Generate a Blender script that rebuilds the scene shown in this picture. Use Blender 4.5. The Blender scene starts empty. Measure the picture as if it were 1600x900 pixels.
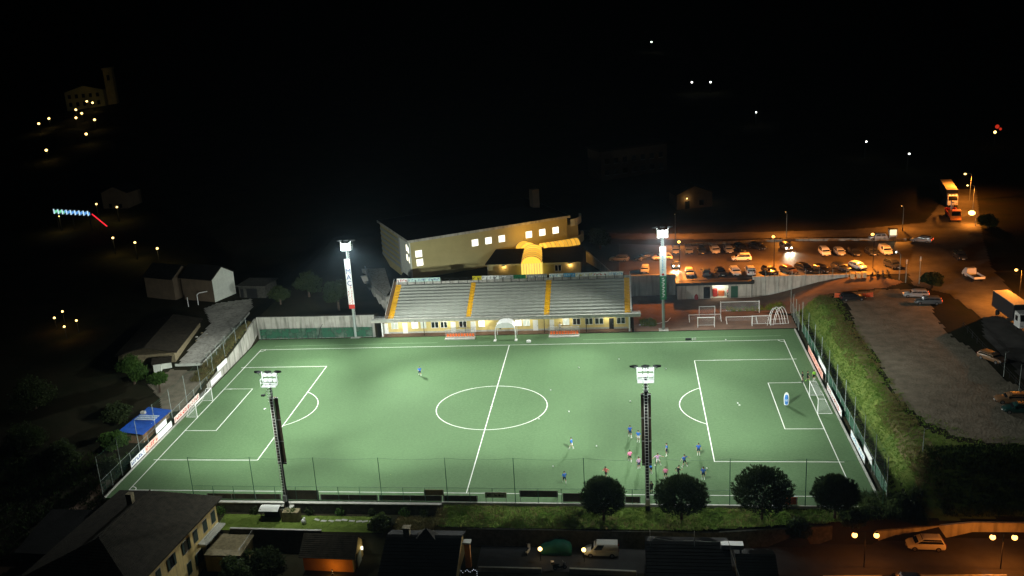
import bpy, bmesh, math, random
import numpy as np
from mathutils import Vector, Matrix
R = math.radians
rnd = random.Random(7)
S = bpy.context.scene
COL = S.collection

# ------------------------------------------------------------------ camera
cam_d = bpy.data.cameras.new('camera'); cam = bpy.data.objects.new('camera', cam_d); COL.objects.link(cam)
S.camera = cam
YAW, PIT, ROL, F = -0.210614, 0.313307, -0.0895777, 1605.82
fw = Vector((math.sin(YAW)*math.cos(PIT), math.cos(YAW)*math.cos(PIT), -math.sin(PIT)))
rt0 = Vector((math.cos(YAW), -math.sin(YAW), 0)); up0 = rt0.cross(fw)
rt = rt0*math.cos(ROL) + up0*math.sin(ROL); up = up0*math.cos(ROL) - rt0*math.sin(ROL)
cam.matrix_world = Matrix(((rt.x, up.x, -fw.x, 22.068), (rt.y, up.y, -fw.y, -155.80), (rt.z, up.z, -fw.z, 66.279), (0, 0, 0, 1)))
cam_d.sensor_fit = 'HORIZONTAL'; cam_d.sensor_width = 36; cam_d.lens = F/1600*36
cam_d.shift_x = 148.09/1600; cam_d.shift_y = 56.70/1600
cam_d.clip_start = 1; cam_d.clip_end = 4000

# ------------------------------------------------------------------ night sky, moonless glimmer
W = bpy.data.worlds.new('World'); S.world = W; W.use_nodes = True
wn = W.node_tree; bg = wn.nodes['Background']
sky = wn.nodes.new('ShaderNodeTexSky'); sky.sky_type = 'NISHITA'; sky.sun_disc = False
sky.sun_elevation = R(-6); sky.sun_rotation = R(140)
wn.links.new(sky.outputs[0], bg.inputs[0]); bg.inputs[1].default_value = 0.004
sd = bpy.data.lights.new('moon', 'SUN'); sd.energy = 0.004; sd.angle = R(0.5); sd.color = (0.75, 0.85, 1)
so = bpy.data.objects.new('moon', sd); COL.objects.link(so); so.rotation_euler = (R(50), 0, R(140))
S.view_settings.view_transform = 'Standard'; S.view_settings.look = 'None'
S.view_settings.exposure = 0; S.view_settings.gamma = 1; S.view_settings.use_curve_mapping = False
S.render.engine = 'CYCLES'
S.cycles.max_bounces = 5; S.cycles.diffuse_bounces = 2; S.cycles.glossy_bounces = 2
S.cycles.transparent_max_bounces = 16; S.cycles.sample_clamp_indirect = 4; S.cycles.caustics_reflective = False

FLOOD = 158000.0         # watts of one unit of floodlight
SODIUM = (1.0, 0.29, 0.03)

# ------------------------------------------------------------------ materials
MATS = {}
def pm(name, col, rough=.8, var=.25, scale=3.0, bump=0.0, metal=0.0, spec=.3, col2=None, detail=6, emit=None, estr=0, trans=0, coat=0):
    """one procedural material: base colour broken up by two noises, optional bump"""
    if name in MATS: return MATS[name]
    m = bpy.data.materials.new(name); m.use_nodes = True; MATS[name] = m
    nt = m.node_tree; N = nt.nodes; L = nt.links
    b = N['Principled BSDF']
    b.inputs['Roughness'].default_value = rough; b.inputs['Metallic'].default_value = metal
    b.inputs['Specular IOR Level'].default_value = spec
    if coat: b.inputs['Coat Weight'].default_value = coat
    if trans: b.inputs['Transmission Weight'].default_value = trans
    tc = N.new('ShaderNodeTexCoord')
    n1 = N.new('ShaderNodeTexNoise'); n1.inputs['Scale'].default_value = scale; n1.inputs['Detail'].default_value = detail; n1.inputs['Roughness'].default_value = .65
    L.new(tc.outputs['Object'], n1.inputs['Vector'])
    rp = N.new('ShaderNodeValToRGB'); rp.color_ramp.elements[0].position = .3; rp.color_ramp.elements[1].position = .7
    c = col; k = col2 or tuple(min(1, x*(1+var)) for x in c)
    a = c if col2 else tuple(x*(1-var) for x in c)
    rp.color_ramp.elements[0].color = (*a, 1); rp.color_ramp.elements[1].color = (*k, 1)
    L.new(n1.outputs['Fac'], rp.inputs['Fac']); L.new(rp.outputs['Color'], b.inputs['Base Color'])
    if bump:
        n2 = N.new('ShaderNodeTexNoise'); n2.inputs['Scale'].default_value = scale*6; n2.inputs['Detail'].default_value = 4
        L.new(tc.outputs['Object'], n2.inputs['Vector'])
        bp = N.new('ShaderNodeBump'); bp.inputs['Strength'].default_value = bump; bp.inputs['Distance'].default_value = .1
        L.new(n2.outputs['Fac'], bp.inputs['Height']); L.new(bp.outputs['Normal'], b.inputs['Normal'])
    if emit:
        b.inputs['Emission Color'].default_value = (*emit, 1); b.inputs['Emission Strength'].default_value = estr
        m.cycles.emission_sampling = 'NONE'
    return m
def glow(name, col, st, sampled=False):
    if name in MATS: return MATS[name]
    m = bpy.data.materials.new(name); m.use_nodes = True; MATS[name] = m
    nt = m.node_tree; nt.nodes.clear()
    e = nt.nodes.new('ShaderNodeEmission'); e.inputs[0].default_value = (*col, 1); e.inputs[1].default_value = st
    o = nt.nodes.new('ShaderNodeOutputMaterial'); nt.links.new(e.outputs[0], o.inputs[0])
    if not sampled: m.cycles.emission_sampling = 'NONE'
    return m
def net(name, col, cover):
    """woven net or wire mesh too fine to draw strand by strand"""
    if name in MATS: return MATS[name]
    m = bpy.data.materials.new(name); m.use_nodes = True; MATS[name] = m
    nt = m.node_tree; b = nt.nodes['Principled BSDF']; b.inputs['Base Color'].default_value = (*col, 1); b.inputs['Roughness'].default_value = .8
    t = nt.nodes.new('ShaderNodeBsdfTransparent'); mx = nt.nodes.new('ShaderNodeMixShader')
    tc = nt.nodes.new('ShaderNodeTexCoord'); n = nt.nodes.new('ShaderNodeTexNoise'); n.inputs['Scale'].default_value = .6; n.inputs['Detail'].default_value = 5
    mr = nt.nodes.new('ShaderNodeMapRange'); mr.inputs[1].default_value = .3; mr.inputs[2].default_value = .7; mr.inputs[3].default_value = cover*.6; mr.inputs[4].default_value = cover*1.4
    nt.links.new(tc.outputs['Object'], n.inputs['Vector']); nt.links.new(n.outputs['Fac'], mr.inputs[0]); nt.links.new(mr.outputs[0], mx.inputs[0])
    nt.links.new(t.outputs[0], mx.inputs[1]); nt.links.new(b.outputs[0], mx.inputs[2])
    nt.links.new(mx.outputs[0], nt.nodes['Material Output'].inputs[0])
    return m
def streaked(name, col, dirt, amount=.5, sx=1.2):
    """weathered concrete: vertical run-off streaks and blotches"""
    if name in MATS: return MATS[name]
    m = pm(name, col, .9, .18, .5, .3)
    nt = m.node_tree; N = nt.nodes; L = nt.links; b = N['Principled BSDF']
    src = b.inputs['Base Color'].links[0].from_socket
    tc = N.new('ShaderNodeTexCoord'); mp = N.new('ShaderNodeMapping'); mp.inputs['Scale'].default_value = (sx, sx, .12)
    n = N.new('ShaderNodeTexNoise'); n.inputs['Scale'].default_value = 1.6; n.inputs['Detail'].default_value = 6
    L.new(tc.outputs['Object'], mp.inputs[0]); L.new(mp.outputs[0], n.inputs['Vector'])
    r = N.new('ShaderNodeMapRange'); r.inputs[1].default_value = .45; r.inputs[2].default_value = .68; r.inputs[4].default_value = amount
    L.new(n.outputs['Fac'], r.inputs[0])
    mx = N.new('ShaderNodeMixRGB'); mx.inputs[2].default_value = (*dirt, 1)
    L.new(r.outputs[0], mx.inputs[0]); L.new(src, mx.inputs[1]); L.new(mx.outputs[0], b.inputs['Base Color'])
    return m

M = {}
M['turf'] = pm('turf', (.086, .15, .071), .95, .05, .12, 0, spec=.05, detail=12)
def turf_wear():
    """pile grain, rolls laid side by side, worn goal mouths"""
    nt = M['turf'].node_tree; N = nt.nodes; L = nt.links; b = N['Principled BSDF']; src = b.inputs['Base Color'].links[0].from_socket
    tc = N.new('ShaderNodeTexCoord'); g = N.new('ShaderNodeTexNoise'); g.inputs['Scale'].default_value = 2.4; g.inputs['Detail'].default_value = 10; g.inputs['Roughness'].default_value = .8; L.new(tc.outputs['Object'], g.inputs['Vector'])
    gr = N.new('ShaderNodeMapRange'); gr.inputs[1].default_value = .3; gr.inputs[2].default_value = .7; gr.inputs[3].default_value = .8; gr.inputs[4].default_value = 1.2; L.new(g.outputs['Fac'], gr.inputs[0])
    sx = N.new('ShaderNodeSeparateXYZ'); L.new(tc.outputs['Object'], sx.inputs[0])
    def mth(op, a, v=None):
        n = N.new('ShaderNodeMath'); n.operation = op; L.new(a, n.inputs[0])
        if v is not None:
            if hasattr(v, 'links'): L.new(v, n.inputs[1])
            else: n.inputs[1].default_value = v
        return n.outputs[0]
    fl = mth('FLOOR', mth('DIVIDE', sx.outputs[0], 4.05)); wn_ = N.new('ShaderNodeTexWhiteNoise'); wn_.noise_dimensions = '1D'; L.new(fl, wn_.inputs['W'])
    band = mth('ADD', mth('MULTIPLY', wn_.outputs['Value'], .05), .975)
    ax = mth('SUBTRACT', mth('ABSOLUTE', sx.outputs[0]), 47.5); d2 = mth('ADD', mth('POWER', ax, 2.0), mth('POWER', mth('MULTIPLY', sx.outputs[1], .6), 2.0)); wr = N.new('ShaderNodeMapRange'); wr.inputs[1].default_value = 14; wr.inputs[2].default_value = 0; wr.inputs[3].default_value = 1; wr.inputs[4].default_value = .86; L.new(d2, wr.inputs[0])
    tot = mth('MULTIPLY', mth('MULTIPLY', gr.outputs[0], band), wr.outputs[0])
    mx = N.new('ShaderNodeVectorMath'); mx.operation = 'SCALE'; L.new(src, mx.inputs[0]); L.new(tot, mx.inputs['Scale']); L.new(mx.outputs[0], b.inputs['Base Color'])
turf_wear()
M['line'] = pm('line_paint', (.78, .8, .76), .8, .06, 2)
M['line2'] = pm('faded_line', (.22, .36, .2), .9, .2, 2)
M['earth'] = pm('earth', (.014, .018, .009), .95, .5, .12, .6, col2=(.034, .028, .016), spec=.05)
M['asphalt'] = pm('asphalt', (.04, .04, .042), .85, .3, .25, .25, spec=.25)
M['oldasphalt'] = pm('old_asphalt', (.085, .08, .075), .9, .35, .3, .3)
M['wetasphalt'] = pm('damp_asphalt', (.06, .052, .048), .55, .45, .18, .25, spec=.4)
M['gravel'] = pm('gravel', (.125, .112, .082), .95, .4, .5, 1.0, detail=15, col2=(.25, .22, .165), spec=.1)
M['dirt'] = pm('red_dirt', (.16, .10, .07), .95, .3, .3, .5)
M['grass'] = pm('grass_ground', (.08, .14, .03), .95, .4, .6, .25, col2=(.17, .21, .05), spec=.05)
M['drygrass'] = pm('dry_grass', (.13, .11, .04), .95, .3, .6, .8)
M['lawn'] = pm('lawn', (.12, .17, .035), .95, .3, .8, .3, spec=.05)
M['concrete'] = streaked('concrete', (.36, .35, .31), (.07, .075, .06), .75)
M['paleconcrete'] = streaked('pale_concrete', (.46, .45, .40), (.12, .12, .1), .55)
M['kerb'] = pm('kerb_stone', (.42, .42, .38), .9, .2, 2, .2)
M['terrace'] = pm('terrace_concrete', (.32, .335, .295), .85, .1, 1.2, .1)
M['yellow'] = pm('yellow_paint', (.75, .42, .01), .6, .12, 3)
M['cream'] = pm('cream_plaster', (.62, .5, .2), .85, .08, 1.5)
M['gymwall'] = pm('gym_plaster', (.44, .385, .18), .9, .08, .4)
M['ochre'] = streaked('ochre_plaster', (.55, .42, .17), (.2, .16, .09), .45)
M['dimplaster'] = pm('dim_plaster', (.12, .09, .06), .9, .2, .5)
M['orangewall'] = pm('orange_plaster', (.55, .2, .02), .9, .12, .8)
M['white'] = pm('white_paint', (.78, .79, .77), .6, .05, 3)
M['whitewall'] = pm('white_plaster', (.66, .7, .62), .9, .1, 1)
M['roofdark'] = pm('dark_roof', (.012, .012, .012), .95, .3, .6, .3, spec=.05)
M['tile'] = pm('old_roof_tile', (.018, .016, .012), .9, .5, 1.3, .6, col2=(.05, .042, .03), spec=.1)
M['stone'] = pm('rubble_stone', (.24, .2, .12), .95, .4, 2.5, .8)
M['darkstone'] = pm('dark_stone', (.06, .06, .05), .95, .5, 2.0, .9)
M['metal'] = pm('galvanised', (.35, .36, .36), .5, .12, 4, metal=.6)
M['greenpost'] = pm('green_post', (.02, .09, .055), .5, .1, 3)
M['greypost'] = pm('grey_post', (.28, .32, .3), .6, .1, 3)
M['dark'] = pm('dark_metal', (.012, .013, .013), .6, .2, 3)
M['brownboard'] = pm('brown_board', (.055, .042, .026), .9, .3, 1.5)
M['glass'] = pm('dark_glass', (.012, .014, .016), .08, .1, 2, spec=.6)
M['rubber'] = pm('rubber', (.014, .014, .014), .85, .2, 5)
M['rim'] = pm('wheel_rim', (.3, .3, .31), .35, .1, 5, metal=.8)
M['bark'] = pm('bark', (.07, .05, .035), .95, .4, 3, .6)
M['pine'] = pm('pine_needles', (.012, .024, .008), .8, .4, .8, col2=(.045, .068, .022), spec=.05)
M['leaf'] = pm('leaves', (.02, .038, .01), .8, .4, .5, col2=(.055, .075, .022))
M['greenleaf'] = pm('green_leaves', (.035, .09, .015), .8, .4, .5, col2=(.09, .17, .03))
M['blade'] = pm('grass_blades', (.10, .2, .03), .85, .4, .35, col2=(.2, .27, .06), spec=.05)
M['shadegrass'] = pm('shaded_rough_grass', (.02, .04, .01), .9, .4, .4, col2=(.05, .075, .02), spec=.05)  # darker copy of the grass, shade of the unlit slope put into colour
M['drystalk'] = pm('dry_stalks', (.22, .16, .07), .9, .4, .5, col2=(.15, .17, .06), spec=.05)
M['wood'] = pm('wood', (.16, .10, .055), .85, .3, 3, .3)
M['tarpblue'] = pm('blue_tarp', (.012, .08, .42), .55, .2, 1.2, .4)
M['tarpgreen'] = pm('green_tarp', (.01, .11, .07), .6, .25, 1.4, .5)
M['winlit'] = glow('lit_window', (1, .95, .72), 2.4)
M['winwarm'] = glow('warm_window', (1, .8, .42), 1.6)
M['winsoft'] = glow('softly_lit_window', (.9, 1, .78), .85)
M['flood'] = glow('floodlight_lens', (.93, 1, .97), 14)
M['floodback'] = glow('floodlight_diffuser', (.94, 1, .96), 1.6)
M['sodium'] = glow('sodium_lamp', (1, .47, .1), 6)
M['warmlamp'] = glow('warm_lamp', (1, .66, .2), 5)
M['whitelamp'] = glow('white_lamp', (1, 1, .94), 8)
M['headlamp'] = glow('headlamp_on', (1, .93, .68), 16)
M['tailon'] = glow('tail_lamp_on', (1, .1, .03), 2.5)
M['headoff'] = pm('headlamp_glass', (.45, .46, .46), .12, .1, 3, spec=.7)
M['tailoff'] = pm('tail_lamp_glass', (.22, .012, .01), .2, .1, 3, spec=.6)
for k_, v_ in (('vault', 1.25), ('vaultmid', 1.0), ('vaultdim', .85), ('vaulthot', 1.7)): M[k_] = glow('lit_polycarbonate_'+k_, (1, .5, .05), v_)
M['vaultfront'] = glow('lit_glass_front', (1, .72, .13), 1.2)
M['netwhite'] = net('white_net', (.7, .72, .7), .16)
M['netfence'] = net('fence_mesh', (.05, .12, .09), .10)
M['nethigh'] = net('ball_net', (.05, .08, .06), .045)
M['screen'] = net('green_screen', (.015, .085, .045), .8)

def leafy(key, k=.5):
    """thin leaves let light through"""
    nt = M[key].node_tree; b = nt.nodes['Principled BSDF']; t = nt.nodes.new('ShaderNodeBsdfTranslucent'); mx = nt.nodes.new('ShaderNodeMixShader'); mx.inputs[0].default_value = k
    nt.links.new(b.inputs['Base Color'].links[0].from_socket, t.inputs[0]); nt.links.new(b.outputs[0], mx.inputs[1]); nt.links.new(t.outputs[0], mx.inputs[2]); nt.links.new(mx.outputs[0], nt.nodes['Material Output'].inputs[0])
for k_ in ('blade', 'drystalk', 'greenleaf', 'leaf'): leafy(k_)
leafy('pine', .15)

# ------------------------------------------------------------------ mesh helpers
class MB:
    """collects simple shapes; build() links them as one mesh object"""
    def __init__(s): s.v = []; s.f = []; s.m = []; s.k = 0
    def add(s, vs, fs, k=None):
        o = len(s.v); s.v += [tuple(v) for v in vs]; s.f += [tuple(i+o for i in f) for f in fs]; s.m += [s.k if k is None else k]*len(fs); return s
    def box(s, x0, x1, y0, y1, z0, z1, k=None):
        return s.add([(x0,y0,z0),(x1,y0,z0),(x1,y1,z0),(x0,y1,z0),(x0,y0,z1),(x1,y0,z1),(x1,y1,z1),(x0,y1,z1)],
                     [(3,2,1,0),(4,5,6,7),(0,1,5,4),(1,2,6,5),(2,3,7,6),(3,0,4,7)], k)
    def rbox(s, c, sx, sy, sz, az, k=None, z0=None):
        ca, sa = math.cos(az), math.sin(az); vs = []
        for z in (-sz/2, sz/2):
            for x, y in ((-1,-1),(1,-1),(1,1),(-1,1)):
                X, Y = x*sx/2, y*sy/2; vs.append((c[0]+X*ca-Y*sa, c[1]+X*sa+Y*ca, c[2]+z))
        return s.add(vs, [(3,2,1,0),(4,5,6,7),(0,1,5,4),(1,2,6,5),(2,3,7,6),(3,0,4,7)], k)
    def prism(s, pts, z0, z1, k=None):
        n = len(pts); zt = z1 if hasattr(z1, '__len__') else [z1]*n; zb = z0 if hasattr(z0, '__len__') else [z0]*n
        vs = [(p[0], p[1], zb[i]) for i, p in enumerate(pts)]+[(p[0], p[1], zt[i]) for i, p in enumerate(pts)]
        fs = [tuple(range(n-1, -1, -1)), tuple(range(n, 2*n))]+[(i, (i+1) % n, n+(i+1) % n, n+i) for i in range(n)]
        return s.add(vs, fs, k)
    def sheet(s, pts, k=None): return s.add(pts, [tuple(range(len(pts)))], k)
    def slab(s, pts, t, k=None):
        """a thick panel from a planar 3-D outline"""
        P = [Vector(p) for p in pts]; n = (P[1]-P[0]).cross(P[2]-P[0]).normalized()*t; m = len(P)
        return s.add([*P, *[p-n for p in P]], [tuple(range(m)), tuple(range(2*m-1, m-1, -1))]+[(i, m+i, m+(i+1) % m, (i+1) % m) for i in range(m)], k)
    def tube(s, p0, p1, r0, r1=None, n=6, k=None, cap=True):
        r1 = r0 if r1 is None else r1; a = Vector(p0); b = Vector(p1); d = (b-a).normalized()
        u = d.orthogonal().normalized(); w = d.cross(u); vs = []
        for p, r in ((a, r0), (b, r1)):
            for i in range(n):
                t = 2*math.pi*i/n; vs.append(p+u*r*math.cos(t)+w*r*math.sin(t))
        fs = [(i, (i+1) % n, n+(i+1) % n, n+i) for i in range(n)]
        if cap: fs += [tuple(range(n-1, -1, -1)), tuple(range(n, 2*n))]
        return s.add(vs, fs, k)
    def path(s, pts, r, n=6, k=None):
        for a, b in zip(pts, pts[1:]): s.tube(a, b, r, r, n, k)
        return s
    def ball(s, c, r, seg=8, rings=6, k=None, sc=(1,1,1)):
        vs = [(c[0], c[1], c[2]+r*sc[2])]; fs = []
        for i in range(1, rings):
            t = math.pi*i/rings
            for j in range(seg):
                p = 2*math.pi*j/seg; vs.append((c[0]+r*sc[0]*math.sin(t)*math.cos(p), c[1]+r*sc[1]*math.sin(t)*math.sin(p), c[2]+r*sc[2]*math.cos(t)))
        vs.append((c[0], c[1], c[2]-r*sc[2])); e = len(vs)-1
        for j in range(seg):
            fs.append((0, 1+j, 1+(j+1) % seg)); fs.append((e, e-1-j, e-1-(j+1) % seg))
            for i in range(rings-2):
                a = 1+i*seg; fs.append((a+j, a+seg+j, a+seg+(j+1) % seg, a+(j+1) % seg))
        return s.add(vs, fs, k)
    def loft(s, rings, k=None, cap=True, closed=True):
        n = len(rings[0]); vs = [p for r in rings for p in r]; fs = []
        for i in range(len(rings)-1):
            for j in range(n if closed else n-1): fs.append((i*n+j, i*n+(j+1) % n, (i+1)*n+(j+1) % n, (i+1)*n+j))
        if cap: fs += [tuple(range(n-1, -1, -1)), tuple(range((len(rings)-1)*n, len(rings)*n))]
        return s.add(vs, fs, k)
    def mesh(s, name, mats):
        me = bpy.data.meshes.new(name); me.from_pydata(s.v, [], s.f)
        for m in (mats if isinstance(mats, (list, tuple)) else [mats]): me.materials.append(m)
        if any(s.m): me.polygons.foreach_set('material_index', s.m)
        me.update(); return me
    def build(s, name, mats, parent=None, loc=None, rotz=0, smooth=False, bevel=0):
        o = bpy.data.objects.new(name, s.mesh(name, mats)); COL.objects.link(o)
        if parent: o.parent = parent
        if loc: o.location = loc
        if rotz: o.rotation_euler = (0, 0, rotz)
        if smooth: o.data.polygons.foreach_set('use_smooth', [True]*len(o.data.polygons))
        if bevel:
            md = o.modifiers.new('bevel', 'BEVEL'); md.width = bevel; md.segments = 2; md.limit_method = 'ANGLE'
        return o
def inst(name, me, parent=None, loc=(0,0,0), rotz=0):
    o = bpy.data.objects.new(name, me); COL.objects.link(o); o.parent = parent; o.location = loc; o.rotation_euler = (0, 0, rotz); return o
def thing(name, label, cat, loc=(0,0,0), rotz=0, group=None):
    o = bpy.data.objects.new(name, None); COL.objects.link(o); o.location = loc; o.rotation_euler = (0, 0, rotz)
    o.empty_display_size = .3
    return tag(o, label, cat, group)
def tag(o, label, cat, group=None):
    o['label'] = label; o['category'] = cat
    if group: o['group'] = group
    return o
def struct(o): o['kind'] = 'structure'; return o
def stuff(o): o['kind'] = 'stuff'; return o
def copy_tree(o, parent=None):
    c = o.copy(); COL.objects.link(c); c.parent = parent
    for ch in o.children: copy_tree(ch, c)
    return c
def clone(o, label, loc, rotz=0, group=None, scale=None):
    c = copy_tree(o); c['label'] = label; c.location = loc; c.rotation_euler = (0, 0, rotz)
    if group: c['group'] = group
    if scale: c.scale = (scale,)*3
    return c
def lamp(name, kind, loc, energy, col, parent=None, radius=.15, aim=None, size=None, blend=.5):
    d = bpy.data.lights.new(name, kind); d.energy = energy; d.color = col
    if kind in ('POINT', 'SPOT'): d.shadow_soft_size = radius
    o = bpy.data.objects.new(name, d); COL.objects.link(o); o.parent = parent; o.location = loc
    if kind == 'SPOT':
        d.spot_size = size; d.spot_blend = blend
        if aim is not None: o.rotation_euler = (Vector(aim)-Vector(loc)).to_track_quat('-Z', 'Y').to_euler()
    return o
def text_mesh(txt, size, name='lettering', ext=.01, shear=0):
    c = bpy.data.curves.new(name, 'FONT'); c.body = txt; c.size = size; c.extrude = ext; c.align_x = 'CENTER'; c.align_y = 'CENTER'; c.shear = shear; c.resolution_u = 2
    o = bpy.data.objects.new(name, c); COL.objects.link(o)
    me = bpy.data.meshes.new_from_object(o.evaluated_get(bpy.context.evaluated_depsgraph_get()))
    bpy.data.objects.remove(o); bpy.data.curves.remove(c); return me
def sstep(a, b, x):
    t = np.clip((np.asarray(x, float)-a)/(b-a), 0, 1); return t*t*(3-2*t)
_ph = np.random.RandomState(3).uniform(0, 6.28, (24, 2)); _dr = np.random.RandomState(5).uniform(0, 6.28, 24)
def noise2(x, y, s=1.0):
    r = 0
    for i in range(24):
        f = (0.35+.19*i)*s; r = r+np.sin(x*f*math.cos(_dr[i])+y*f*math.sin(_dr[i])+_ph[i, 0])/(1+.22*i)
    return r/6
# ------------------------------------------------------------------ terrain
def wall_y(x): return np.interp(x, [-100, 30, 46.4, 63, 200], [-38.9, -38.9, -36.6, -34.5, -34.2])
def H(x, y):
    x = np.asarray(x, float); y = np.asarray(y, float); x, y = np.broadcast_arrays(x, y)
    nz = noise2(x, y, .16)*.35
    # east: bank rising from the pitch to the gravel lot
    e = 3.4*sstep(54.7, 59.4, x)+nz*.22*sstep(55, 57, x)
    k = sstep(-33.4, -24.0, y); zE = e*k+(1-k)*(-1.2*sstep(53, 57, x))
    ramp = 3.7*sstep(47, 67, x); kr = sstep(44, 52, y)
    zE = zE*(1-kr)+ramp*kr
    z = np.where(x > 53.9, zE, -.3)
    z = np.where((x > 44) & (y > 44), np.maximum(z, ramp*kr-.02), z)
    # west: yard and ramp above the pitch, falling towards the camera
    top = np.interp(y, [-60, -40, -12, 5, 14, 38], [-4.5, -2.6, -.3, .55, 1.7, 4.1])
    yard = np.interp(y, [-60, -40, -12, 5, 16, 55], [-5.0, -3.2, -.5, .6, 1.9, 3.0])
    b = sstep(-58, -53.6, x); zW = top*b+yard*(1-b)+nz*.5*sstep(-57, -60, x)
    z = np.where(x < -53.5, zW, z)
    # north: behind the pitch
    zn = np.where(x < -27.9, np.maximum(4.1+.03*(y-38), 0), np.where(x < 23.3, np.where(y < 49.2, -.3, 5.0), -.02))
    zn = np.where((x > -53.5), zn, zW)
    wy = np.where(x < 47.9, 60.2, 57.1)
    cp = 3.8+1.2*(1-sstep(13, 22, x))
    cp = np.where(x < -27.9, 4.1+.03*(y-38), cp); cp = np.where(x < -53.5, np.maximum(zW, 3.0+.02*(y-38)), cp)
    n1 = np.where((y > wy) & (x > 23.3), cp, zn); n1 = np.where((x < 23.3) & (y > 49.2) & (x > -27.9), cp, n1)
    n1 = np.where((x > 44) & (y < 57.1), np.maximum(n1, ramp*kr-.02), n1)
    n1 = n1-3.1*sstep(-47, -37, x)*sstep(39.5, 46, y)*(1-sstep(72, 84, y))*(x < -27.9)
    z = np.where((y > 37.9), np.where(x > 53.9, np.where(y > 57.1, 3.8, zE), n1), z)
    # south: verge, garden, street
    wl = wall_y(x)
    verge = -.2-.35*np.clip((-33.2-y)/5.7, 0, 1)+nz*.3
    garden = np.full_like(x, -1.6)
    zs = np.where(x > -3.2, verge, garden)
    zs = np.where(x > 53.9, zE, zs)
    street = -3.0-.02*np.clip(-45-y, 0, 60)-1.6*sstep(3, -12, x)
    zs = np.where(y < wl, street, zs)
    westk = sstep(-42, -50, x); zs = zs*(1-westk)+np.minimum(zW, 5)*westk
    z = np.where(y < -33.15, zs, z)
    # hills all round
    kf = sstep(98, 113, y); z = z*(1-kf)+4.0*kf
    d = np.clip(y-112, 0, None); z = z+d*.045+np.clip(d-120, 0, None)*.03+noise2(x, y, .012)*9*sstep(0, 260, d)
    dw = np.clip(-95-x, 0, None); z = z+noise2(x+40, y, .02)*3*sstep(0, 120, dw)*sstep(20, 80, y)
    de = np.clip(x-130, 0, None); z = z+de*.12
    return z
def axis(lo, hi, fl, fh, step, extra):
    a = list(np.arange(fl, fh+1e-6, step)); s = step; p = fl
    while p > lo: s *= 1.25; p -= s; a.append(p)
    s = step; p = fh
    while p < hi: s *= 1.25; p += s; a.append(p)
    return np.unique(np.round(np.array(sorted(a+extra)), 3))
xs = axis(-1100, 1100, -76, 98, 1.0, [-53.55, -53.45, 53.85, 53.95, -27.95, -27.85, 23.25, 23.35, 47.85, 47.95, -3.25, -3.15])
ys = axis(-220, 1700, -62, 112, 1.0, [-33.2, -33.1, 37.85, 37.95, 49.15, 49.25, 57.05, 57.15, 60.15, 60.25, -38.95, -38.85])
def grid_mesh(name, xs, ys, fn, mat, mask=None):
    X, Y = np.meshgrid(xs, ys); Z = fn(X, Y); nx, ny = len(xs), len(ys)
    v = np.stack([X, Y, Z], -1).reshape(-1, 3); i = (np.arange(ny-1)[:, None]*nx+np.arange(nx-1)[None, :]).ravel()
    f = np.stack([i, i+1, i+nx+1, i+nx], -1)
    if mask is not None:
        c = v[f].mean(1); f = f[mask(c[:, 0], c[:, 1])]; u, inv = np.unique(f, return_inverse=True); v = v[u]; f = inv.reshape(f.shape)
    me = bpy.data.meshes.new(name); me.from_pydata(v.tolist(), [], f.tolist()); me.materials.append(mat)
    me.polygons.foreach_set('use_smooth', [True]*len(me.polygons)); me.update()
    o = bpy.data.objects.new(name, me); COL.objects.link(o); return struct(o)
ground = grid_mesh('ground', xs, ys, H, M['earth'])

def inside(px, py, poly):
    r = np.zeros(px.shape, bool); n = len(poly)
    for i in range(n):
        x0, y0 = poly[i]; x1, y1 = poly[(i+1) % n]
        c = ((y0 > py) != (y1 > py)) & (px < (x1-x0)*(py-y0)/(y1-y0+1e-12)+x0); r ^= c
    return r
def drape(name, poly, mat, off=.05, step=.5, wob=.6):
    p = np.array(poly); a = np.arange(p[:, 0].min()-1, p[:, 0].max()+1, step); b = np.arange(p[:, 1].min()-1, p[:, 1].max()+1, step)
    return grid_mesh(name, a, b, lambda X, Y: H(X, Y)+off, mat, lambda X, Y: inside(X+wob*noise2(X, Y, .9), Y+wob*noise2(Y, X, .9), poly))
def flat(name, poly, z, mat, t=0):
    m = MB()
    if t: m.prism(poly, z-t, z)
    else: m.sheet([(a, b, z) for a, b in poly])
    return struct(m.build(name, mat))

lot = drape('gravel_lot', [(62.5,46),(63,38),(61.8,30),(61.4,20),(62,10),(61.5,2),(61,-6),(62.3,-13),(64.5,-19),(69,-21.5),(74,-22),(78,-18),(80,-8),(77.5,2),(77.2,12),(76,20),(75.5,30),(78,40),(78,47),(70,48)], M['gravel'], .07, .5, .7)
bank = drape('grass_bank', [(54.5,47),(54.6,20),(54.5,-8),(54.4,-33),(60,-33.6),(68,-33),(80,-30),(80,-20),(70,-22.5),(64,-21),(61,-14),(59.6,-6),(60.2,8),(59.6,20),(60.3,34),(60,47)], M['grass'], .045, .6, .6)
crest = drape('bare_crest', [(59.3,46),(60.9,46),(60.4,30),(60.2,16),(60.6,4),(60.2,-10),(61.5,-22),(58,-30),(57.5,-22),(58.9,-8),(59,6),(58.8,20)], M['drygrass'], .085, .5, .9)
verge = drape('grass_verge', [(-2.6,-33.5),(20,-33.5),(40,-33.5),(53.5,-33.6),(54,-35),(46,-36.3),(30,-38.5),(-2.6,-38.6)], M['grass'], .05, .5, .15)
dry = drape('dry_grass_patch', [(-9,-34.6),(-3.4,-34.4),(-1.6,-36.2),(-3,-38.4),(-8.5,-38.5)], M['drygrass'], .06, .5, .4)
lawn = flat('garden_lawn', [(-34,-38.6),(-10,-38.6),(-10,-34.4),(-34,-34.2)], -1.55, M['lawn'])
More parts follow.
